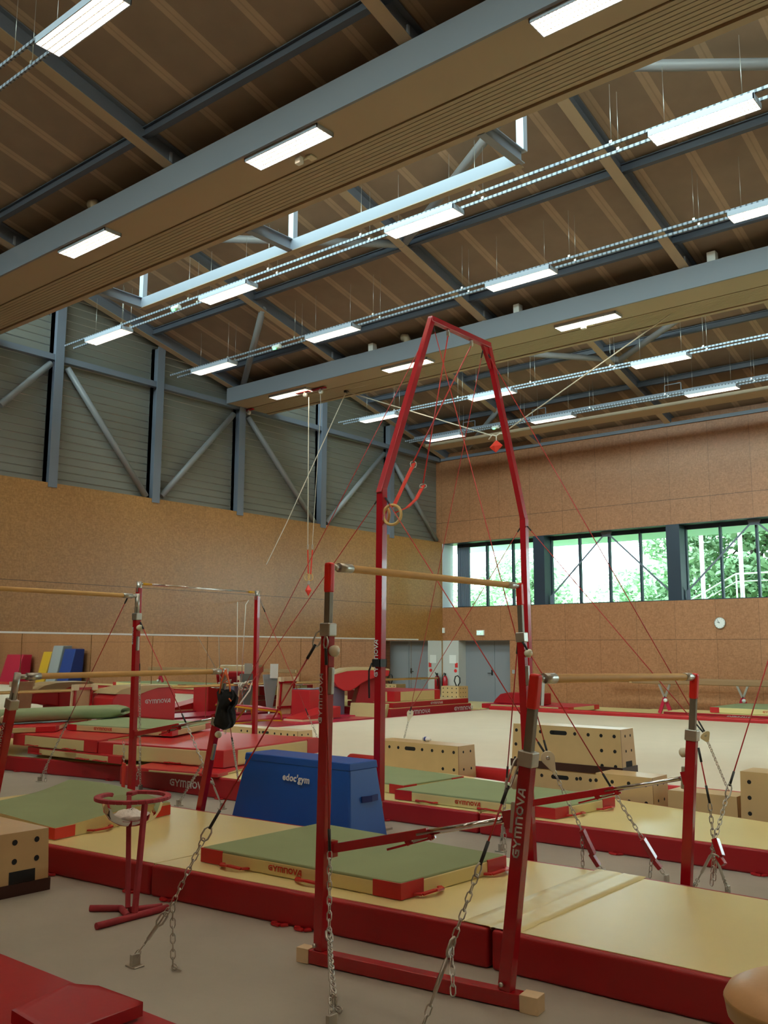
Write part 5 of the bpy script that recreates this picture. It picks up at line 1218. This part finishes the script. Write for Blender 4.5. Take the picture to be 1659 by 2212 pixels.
ringguy('pair of rings frame cables meeting at a pulley behind the right hand low post', pB, gB, top2, kR+V((.05, 0, -.1)))
pC = aty(886, 1541, 12.3); gC = V((pC.x-.25, 12.7, .02)); gC = V((aty(862, 1600, 12.2).x, 12.2, .02))
ringguy('pair of rings frame cables meeting at a pulley above the box with the bottle', pC, gC, top2+V((0, -.1, 0)), kR+V((-.05, 0, -.1)))
pD = aty(497, 1548, 9.6); gD = V((pD.x-.3, 9.6, .02))
ringguy('pair of rings frame cables running down left behind the red crash mat', pD, gD, top1+V((-.05, 0, 0)), kL+V((-.05, 0, -.1)))
# second bars and high bar guys
g = at(86, 1684, .03); a = Et+V((-.02, -.12, -.02))
guy('cable from the high left rail down to a chain over the left mats', a, [('cable', [a, on(a, g, 1560)]), ('chain', [on(a, g, 1560), g]), ('tail', [on(a, g, 1655), on(a, g, 1655)+V((0, 0, -.2))]), ('anchor', [V((g.x, g.y, 0))])])
g = at(303, 1702, .03); a = Et+V((.03, .02, -.35))
guy('cable and vertical chain just right of the tall left post', a, [('cable', [a, on(a, g, 1450)]), ('chain', [on(a, g, 1450), g]), ('tail', [on(a, g, 1640), on(a, g, 1640)+V((-.05, 0, -.25))]), ('anchor', [V((g.x, g.y, 0))])])
g = at(386, 1735, .03); a = Et+V((.05, .02, -.30)); mid = aty(438, 1648, 6.5); c0 = aty(402, 1562, 6.5)
guy('cable from the tall left post into a chain bending back to the floor', a, [('cable', [a, c0]), ('chain', [c0, mid]), ('chain', [mid, g]), ('tail', [mid, aty(441, 1690, 6.5)]), ('anchor', [V((g.x, g.y, 0))])])
a = Gt+V((.02, -.03, -.5)); a = aty(496, 1562, Gy); g = at(519, 1712, .03)
guy('cable and chain right of the low post holding the black garment', a, [('cable', [a, on(a, g, 1600)]), ('chain', [on(a, g, 1600), g]), ('anchor', [V((g.x, g.y, 0))])])
a = aty(454, 1680, Gy+.1); g = at(480, 1742, .03)
guy('short chromed turnbuckle at the foot of the low post with the black garment', a, [('hook', [a, lerp(a, g, .2)]), ('turn', [lerp(a, g, .15), lerp(a, g, .85)]), ('anchor', [V((g.x, g.y, 0))])])
a = h1+V((0, .02, -.05)); g = V((aty(705, 1605, 11.5).x, 11.5, .03)); c0 = on(a, g, 1545)
guy('cable and chain from the right post of the high bar', a, [('hook', [a, on(a, g, 1312)]), ('cable', [on(a, g, 1310), c0]), ('chain', [c0, g]), ('anchor', [V((g.x, g.y, 0))])])
a = aty(267, 1600, 6.9); g = aty(268, 1648, 6.9)
t = thing('tension_strap', g, 'red strap and hook hanging left of the tall left post', 'strap')
MB().chain([a, g]).obj('chain', 'chain', t); MB().beam(g, aty(266, 1700, 6.95), .05, .02, (0, 1, 0)).obj('strap', 'strap', t)
# ============================================================ CEILING ROPES AND SECOND RINGS
pr = at(664, 852, DZ0-.1); zc = pr.y
t = thing('hanging_rings', pr, 'pair of rings on red straps hanging from white ropes by the left wall', 'gymnastic rings')
a1 = aty(667, 858, zc); a2 = aty(692, 852, zc)
lo1 = aty(665, 1178, zc); lo2 = aty(675, 1176, zc)
MB().tube(a1, lo1, .011, 8).obj('rope', 'rope', t); MB().path([a2, aty(693, 880, zc), lo2+V((.0, 0, .05)), lo2], .006, 6).obj('rope', 'rope', t)
m = MB()
for (x0, x1) in ((665, 666), (675, 671)):
    a, b = aty(x0, 1188, zc), aty(x1, 1240, zc); m.beam(a, b, .035, .008, (0, 1, 0))
m.obj('strap', 'strap', t)
m = MB()
for x in (665, 675): m.link(aty(x, 1181, zc), V((0, 0, 1)), V((1, 0, 0)), .12, .04, .006)
m.link(aty(667, 1258, zc), V((0, 0, 1)), V((1, 0, 0)), .1, .04, .006); m.obj('shackle', 'galv', t)
c = aty(667, 1247, zc)
for dx in (-.02, .02): MB().path([c+V((.085*math.cos(an)+dx, .04*dx/.02, .085*math.sin(an))) for an in [k2*math.pi/10 for k2 in range(20)]], .012, 8, closed=True).obj('wooden_ring', 'wood', t)
def weight(px0, py0, px1, py1, px2, py2, y, t):
    tp_, bt_ = aty(px0, py0, y), aty(px1, py1, y); w_ = (aty(px2, py2, y)-lerp(tp_, bt_, .5)).length; c = lerp(tp_, bt_, .5)
    m = MB(); r = [c+V((w_, 0, 0)), c+V((0, w_*.45, 0)), c-V((w_, 0, 0)), c-V((0, w_*.45, 0))]
    m.add([tp_]+r+[bt_], [(0, 1, 2), (0, 2, 3), (0, 3, 4), (0, 4, 1), (5, 2, 1), (5, 3, 2), (5, 4, 3), (5, 1, 4)]); return m.obj('weight', 'strap', t)
weight(666, 1262, 666, 1288, 673, 1275, zc, t)
yr = 17.2
A_, B_ = aty(748, 846, yr), aty(1482, 655, yr); Cw = aty(1072, 942, yr)
t = thing('sagging_rope', Cw, 'white rope slung under the far duct with a red diamond weight in its middle', 'rope')
MB().tube(A_, Cw+V((-.12, 0, .03)), .014, 8).obj('rope', 'rope', t); MB().tube(Cw+V((.15, 0, .03)), B_, .014, 8).obj('rope', 'rope', t)
m = MB(); m.path([Cw+V((-.2, 0, -.05)), Cw+V((-.1, 0, .04)), Cw, Cw+V((.1, 0, .05)), Cw+V((.22, 0, .02))], .016, 6); m.path([Cw, Cw-V((0, 0, .14))], .012, 6); m.obj('knot', 'rope', t)
weight(1072, 950, 1071, 978, 1086, 963, yr, t)
MB().box((A_.x-.03, yr-.06, A_.z-.03), (A_.x+.04, yr+.06, DZ0+.0)).obj('guide', 'blackrub', t); MB().beam(B_+V((-.1, 0, -.02)), B_+V((.14, 0, .05)), .06, .06).obj('guide', 'blackrub', t)
t = thing('taut_line', lerp(A_, B_, .5), 'thin pale line stretched along the underside of the far duct', 'rope')
MB().tube(A_+V((0, -.02, .03)), B_+V((0, -.02, .03)), .009, 6).obj('line', 'rope', t)
t = thing('climbing_rope', A_, 'pale rope running from the far duct down to the barre, its end bundled', 'rope')
e_ = aty(540, 1292, yr+.6)
kn = atx(520, 1482, -18.55)
MB().path([A_, aty(620, 1128, yr+.4), e_, atx(531, 1306, -17.6), kn+V((.02, 0, .1))], .012, 8).obj('rope', 'rope', t)
MB().path([atx(513, 1300, -18.5)+V((0, 0, -.0)), atx(512, 1475, -18.55)], .010, 8).obj('rope', 'rope', t)
m = MB(); rnd = random.Random(3)
m.path([kn+V((rnd.uniform(-.14, .14), rnd.uniform(-.2, .2), rnd.uniform(-.10, .10))) for _ in range(26)], .022, 8)
m.path([kn+V((.05, .1, .1)), kn+V((.08, .32, .14)), kn+V((.1, .22, -.12)), kn+V((.05, -.1, -.5))], .022, 8); m.obj('rope_bundle', 'rope', t)
# ============================================================ VAULT AREA BY THE LEFT WALL
def strip(x0, x1, y0, y1, z, m, nm, lab, cat='runway'):
    return tag(MB().box((x0, y0, 0), (x1, y1, z)).obj(nm, m, None, .006), lab, cat)
strip(-15.55, -14.88, 11, 25.5, .05, 'greycarpet', 'grey_runner', 'grey runner strip between the cream floor and the crimson track')
strip(-16.75, -15.58, 11, 21.5, .09, 'pinkred', 'vault_runway', 'crimson vault track parallel to the mirrored wall')
strip(-17.25, -16.80, 10.5, 22, .04, 'greycarpet', 'grey_runner', 'second grey runner nearer the mirrored wall')
strip(-18.6, -17.30, 10.0, 18.5, .10, 'pinkred', 'vault_runway', 'crimson tumbling strip against the mirrored wall')
def vault(o, ang, z0, label, text=False, sc=1.0, hh=1.25, tongue=True):
    """vaulting table: tongue shaped top on a red padded body; +u is the tail end"""
    u = V((math.cos(ang), math.sin(ang), 0)); v = V((-u.y, u.x, 0)); o = V((o[0], o[1], z0)); Hh = hh
    t = thing('vaulting_table', o, label, 'vaulting table', 'vaulting tables')
    W_ = .46*sc
    prof = [(-.62, -.10), (-.60, -.20), (-.50, -.34), (-.36, -.42), (-.22, -.42), (-.10, -.36), (.02, -.27), (.16, -.20), (.34, -.15), (.60, -.12), (.62, 0), (.30, .02), (.0, .025), (-.30, .0), (-.50, -.05)]
    P = [o+u*(a*sc)+V((0, 0, Hh+b*sc)) for a, b in prof]
    MB().prism([p-v*W_ for p in P], v*(2*W_)).obj('padded_head', 'redtop', t, .03, 3)
    cp = [(-.60, -.10), (-.48, -.02), (-.30, .035), (0, .06), (.30, .055), (.60, .035), (.625, -.0), (.3, .0), (0, .0), (-.3, -.02), (-.50, -.07)]
    P = [o+u*(a*sc)+V((0, 0, Hh+b*sc)) for a, b in cp]
    MB().prism([p-v*(W_+.006) for p in P], v*(2*W_+.012)).obj('top_cover', 'vaulttop', t, .012)
    b0 = [o+u*(a*sc)+v*b for a, b in ((-.16, -.30), (.44, -.30), (.44, .30), (-.16, .30))]; b1 = [o+u*(a*sc)+v*b+V((0, 0, Hh-.15*sc)) for a, b in ((.06, -.26), (.38, -.26), (.38, .26), (.06, .26))]
    MB().hexa(b0, b1).obj('padded_column', 'red', t, .03)
    m = MB(); m.beam(o-u*.55*sc+V((0, 0, .06)), o+u*.62*sc+V((0, 0, .06)), .7*sc, .12); m.obj('base_pad', 'pinkred', t, .02)
    for a_ in (-.5, .55): MB().beam(o+u*a_*sc-v*.42+V((0, 0, .03)), o+u*a_*sc+v*.42+V((0, 0, .03)), .06, .05).obj('base_foot', 'white', t)
    return t, u, v, o
xv = 790; bo = at(790, 1546, 0)
vv = aty(770, 1543, 18.9)
vault((vv.x, 18.9), math.radians(52), 0, 'red vaulting table with tan tongue shaped top, behind the left leg of the rings frame', hh=1.27, sc=1.25)
lettering('GYMNOVA', COL.objects['vaulting_table'], aty(745, 1543, 19.35)+V((0, 0, 0)), (.5, 1, 0), (-.3, 0, 1), .07, name='lettering')
# second vaulting table seen side on, with a white word
a, b = aty(295, 1548, 12.75), aty(378, 1556, 13.6)
xs_ = -17.0
L0, L1 = atx(296, 1556, xs_), atx(378, 1566, xs_); zt_ = atx(350, 1483, xs_).z
t = thing('vaulting_table', (xs_, (L0.y+L1.y)/2, 0), 'red vaulting table with a white word on its side, beyond the tall left post', 'vaulting table', 'vaulting tables')
def Px(x, y, dx=0): return atx(x, y, xs_+dx)
prof = [(296, 1549), (378, 1556), (380, 1502), (376, 1489), (368, 1483), (340, 1485), (315, 1492), (296, 1504)]
MB().prism([Px(*p) for p in prof], (-.75, 0, 0)).obj('side_pad', 'redtop', t, .03, 3)
pr_ = [(238, 1530), (242, 1510), (252, 1499), (270, 1497), (296, 1497), (300, 1540), (275, 1534), (255, 1534)]
pr_ = [(Px(*p)+V((.02, -0.0, 0))) for p in pr_]
MB().prism(pr_, (-.72, 0, 0)).obj('front_roll', 'redtop', t, .03, 3)
cv = [(246, 1500), (262, 1490), (290, 1483), (320, 1481), (366, 1480), (372, 1484), (340, 1486), (315, 1494), (296, 1502), (270, 1500)]
MB().prism([Px(*p)+V((.03, 0, .005)) for p in cv], (-.80, 0, 0)).obj('top_cover', 'vaulttop', t)
MB().box((xs_-.70, L0.y-.55, 0), (xs_-.05, L1.y-.1, .35)).obj('base_pad', 'sand', t, .03)
o_ = Px(313, 1518); lettering('GYMNOVA', t, o_+V((.004, 0, -.02)), (0, 1, 0), (0, 0, 1), .085, wide=1.2, bold=.035)
# grey instrument cover with white sheet, springboards, padded blocks, mini trampoline
t = thing('measuring_stand', atx(600, 1560, -18.4), 'grey tapering stand with a white sheet clipped on top, by the mirrored wall', 'stand')
def Q(x, y, X): return atx(x, y, X)
MB().prism([Q(567, 1457, -18.45), Q(600, 1457, -18.45), Q(586, 1535, -18.45), Q(576, 1535, -18.45)], (.03, 0, 0)).obj('board', 'greyfoam', t)
MB().tube(Q(581, 1535, -18.43), V((Q(581, 1535, -18.43).x, Q(581, 1535, -18.43).y, .0)), .03).obj('pole', 'galv', t)
MB().prism([Q(584, 1434, -18.38), Q(601, 1434, -18.38), Q(600, 1465, -18.38), Q(583, 1465, -18.38)], (.006, 0, 0)).obj('sheet', 'white', t)
def springboard_up(xa, xb, ytop, ybot, X, label, lean=.12):
    t = thing('springboard', Q((xa+xb)/2, ybot, X), label, 'springboard', 'springboards')
    a, b = Q(xa+4, ytop, X), Q(xb+4, ytop, X); c, d = Q(xa-2, ybot, X), Q(xb-2, ybot, X); zlo = max(c.z, .02); c.z = d.z = zlo; a.z = b.z = (a.z+b.z)/2
    MB().hexa([c+V((.05, 0, 0)), d+V((.05, 0, 0)), d, c], [a+V((.05, 0, 0)), b+V((.05, 0, 0)), b, a]).obj('board', 'chalkwood', t, .01)
    m = MB()
    for p, q in ((lerp(a, b, .12), lerp(c, d, .12)), (lerp(a, b, .88), lerp(c, d, .88))): m.beam(p+V((.07, 0, -.12)), q+V((.07, 0, .0)), .05, .04, (0, 1, 0))
    for f_ in (.14, .8): m.beam(lerp(a, c, f_)+V((.075, 0, 0)), lerp(b, d, f_)+V((.075, 0, 0)), .04, .05)
    m.obj('red_frame', 'steelred', t)
    m = MB(); 
    for s2 in (.02, .9): m.box((lerp(a, b, s2).x+.04, lerp(a, b, s2).y-.02, a.z-.12), (lerp(a, b, s2).x+.13, lerp(a, b, s2).y+.10, a.z))
    m.obj('end_pad', 'palewood', t)
springboard_up(596, 632, 1462, 1544, -18.15, 'wooden springboard standing on end in a red frame, right of the grey stand')
springboard_up(150, 196, 1478, 1545, -17.7, 'wooden springboard standing on end, hidden behind the rolled green mat')
t = thing('padded_block', Q(680, 1545, -16.9), 'red foam block with dark side beside the springboards', 'foam block')
a, b = Q(668, 1540, -16.6), Q(704, 1536, -16.6); z1 = Q(660, 1491, -16.6).z
MB().box((-17.25, a.y, 0), (-16.6, b.y, z1)).obj('cover', 'redtop', t, .03); MB().box((-17.22, a.y+.02, z1), (-16.62, b.y-.02, z1+.02)).obj('top_cover', 'greyvinyl', t, .01)
t = thing('padded_block', Q(730, 1535, -16.8), 'lilac grey sided foam block between the red block and the vaulting table', 'foam block')
a, b = Q(712, 1536, -16.75), Q(745, 1532, -16.75)
MB().box((-17.3, a.y, 0), (-16.75, b.y, z1+.02)).obj('cover', 'greyvinyl', t, .03)
t = thing('springboard', Q(690, 1545, -16.2), 'low red carpeted springboard lying in front of the foam blocks', 'springboard', 'springboards')
a, b = Q(655, 1548, -16.0), Q(736, 1538, -16.0); m = MB()
m.hexa([V((-16.6, a.y, .12)), V((-16.0, a.y, .12)), V((-16.0, b.y, .12)), V((-16.6, b.y, .12))], [V((-16.6, a.y, .16)), V((-16.0, a.y, .16)), V((-16.0, b.y, .40)), V((-16.6, b.y, .40))]); m.obj('top_carpet', 'redtop', t, .01)
MB().box((-16.62, a.y-.05, .09), (-15.98, b.y-.3, .13)).obj('base_board', 'palewood', t)
t = thing('mini_trampoline', atx(555, 1560, -15.6), 'low mini trampoline with yellow tube frame and red pad near the mirrored wall', 'mini trampoline')
a, b = atx(505, 1524, -15.9), atx(606, 1536, -15.3)
z_ = (a.z+b.z)/2
fA, fB, fC, fD = at(503, 1526, .47), at(606, 1538, .40), at(600, 1532, .42)+V((-.7, .1, 0)), at(503, 1526, .47)+V((-.75, .1, 0))
m = MB(); m.path([fA, fB, fC, fD], .022, 8, closed=True); m.obj('tube_frame', 'yellowsteel', t)
for p, q in ((fA, at(500, 1562, .1)), (lerp(fA, fB, .4), at(545, 1556, .1)), (fB, at(609, 1556, .1)), (lerp(fC, fD, .3), at(540, 1560, .1)+V((-.6, .1, 0)))):
    q = V(q); MB().path([p, q], .02, 8).obj('leg', 'yellowsteel', t)
m = MB(); m.path([at(498, 1564, .1), at(545, 1560, .1)], .02, 8); m.path([at(545, 1556, .1), at(609, 1557, .1)], .02, 8); m.obj('floor_tube', 'yellowsteel', t)
up_ = V((0, 0, .03)); MB().hexa([p+up_*.6 for p in (fA, fB, fC, fD)], [p+up_*1.6 for p in (fA, fB, fC, fD)]).obj('pad', 'pinkred', t, .01)
# landing zone at the far end of the vault track
X1 = -15.35
a, b = atx(800, 1545, X1), atx(1018, 1530, X1); zt1 = atx(1018, 1520, X1).z
y0, y1 = a.y-.6, b.y+.3
y0 = atx(843, 1542, X1).y; y1 = atx(1018, 1525, X1).y
t = thing('landing_zone', (-16.8, (y0+y1)/2, 0), 'low red sided landing zone with white words at the end of the vault track', 'landing mat')
MB().box((X1-1.7, y0, 0), (X1, y1, .30)).obj('red_body', 'red', t, .02); MB().box((X1-1.68, y0+.02, .30), (X1-.02, y1-.02, .31)).obj('top_cover', 'sand', t)
MB().box((X1-1.66, y0+.2, .31), (X1-.06, y1-.05, .44)).obj('red_layer', 'red', t, .015); MB().box((X1-1.64, y0+.22, .44), (X1-.1, y1-.07, .447)).obj('top_cover', 'sand', t)
MB().hexa([(X1-1.15, y0-.3, .06), (X1-.1, y0-.2, .06), (X1-.1, y0, .06), (X1-1.15, y0, .06)], [(X1-1.15, y0-.25, .43), (X1-.02, y0-.1, .43), (X1-.02, y0, .43), (X1-1.15, y0, .43)]).obj('sand_layer', 'sand', t, .02)
for px_ in (905, 1003):
    o_ = atx(px_-22, 1528, X1); lettering('GYMNOVA', t, V((X1+.004, o_.y, .13)), (0, 1, 0), (0, 0, 1), .10, wide=1.4, bold=.04)
o_ = atx(930, 1522, X1-.06); lettering('GYMNOVA', t, V((X1-.055, o_.y, .345)), (0, 1, 0), (0, 0, 1), .06, wide=1.4)
ya, yb2 = atx(862, 1520, X1-.3).y, atx(946, 1508, X1-.3).y
tA, tB = atx(849, 1503, X1-.3), atx(947, 1499, X1-.3)
landing_mat('landing_mat', [(X1-.25, tA.y), (X1-.25, tB.y), (X1-1.9, tB.y), (X1-1.9, tA.y)], .452, .72, 'crimson topped landing mat with sand sides on the vault landing zone', top='pinkred', side='sand', pw=.25, handles=())
# pieces standing out of the picture that the mirrors show
t = thing('foam_stack', (3, 25, 0), 'coloured foam wedges leaning on the window wall, seen only in the mirrors', 'foam wedges')
for x, w_, h_, mm in ((4.9, .75, 1.65, 'yellowfoam'), (3.95, .85, 1.95, 'greyfoam'), (2.9, .95, 1.80, 'bluefoam'), (8.0, 1.6, 1.5, 'pinkred')):
    MB().hexa([(x-w_/2, 24.9, .02), (x+w_/2, 24.9, .02), (x+w_/2, 25.7, .02), (x-w_/2, 25.7, .02)], [(x-w_/2, 25.3, h_), (x+w_/2, 25.3, h_), (x+w_/2, 25.8, h_), (x-w_/2, 25.8, h_)]).obj('wedge', mm, t, .03)
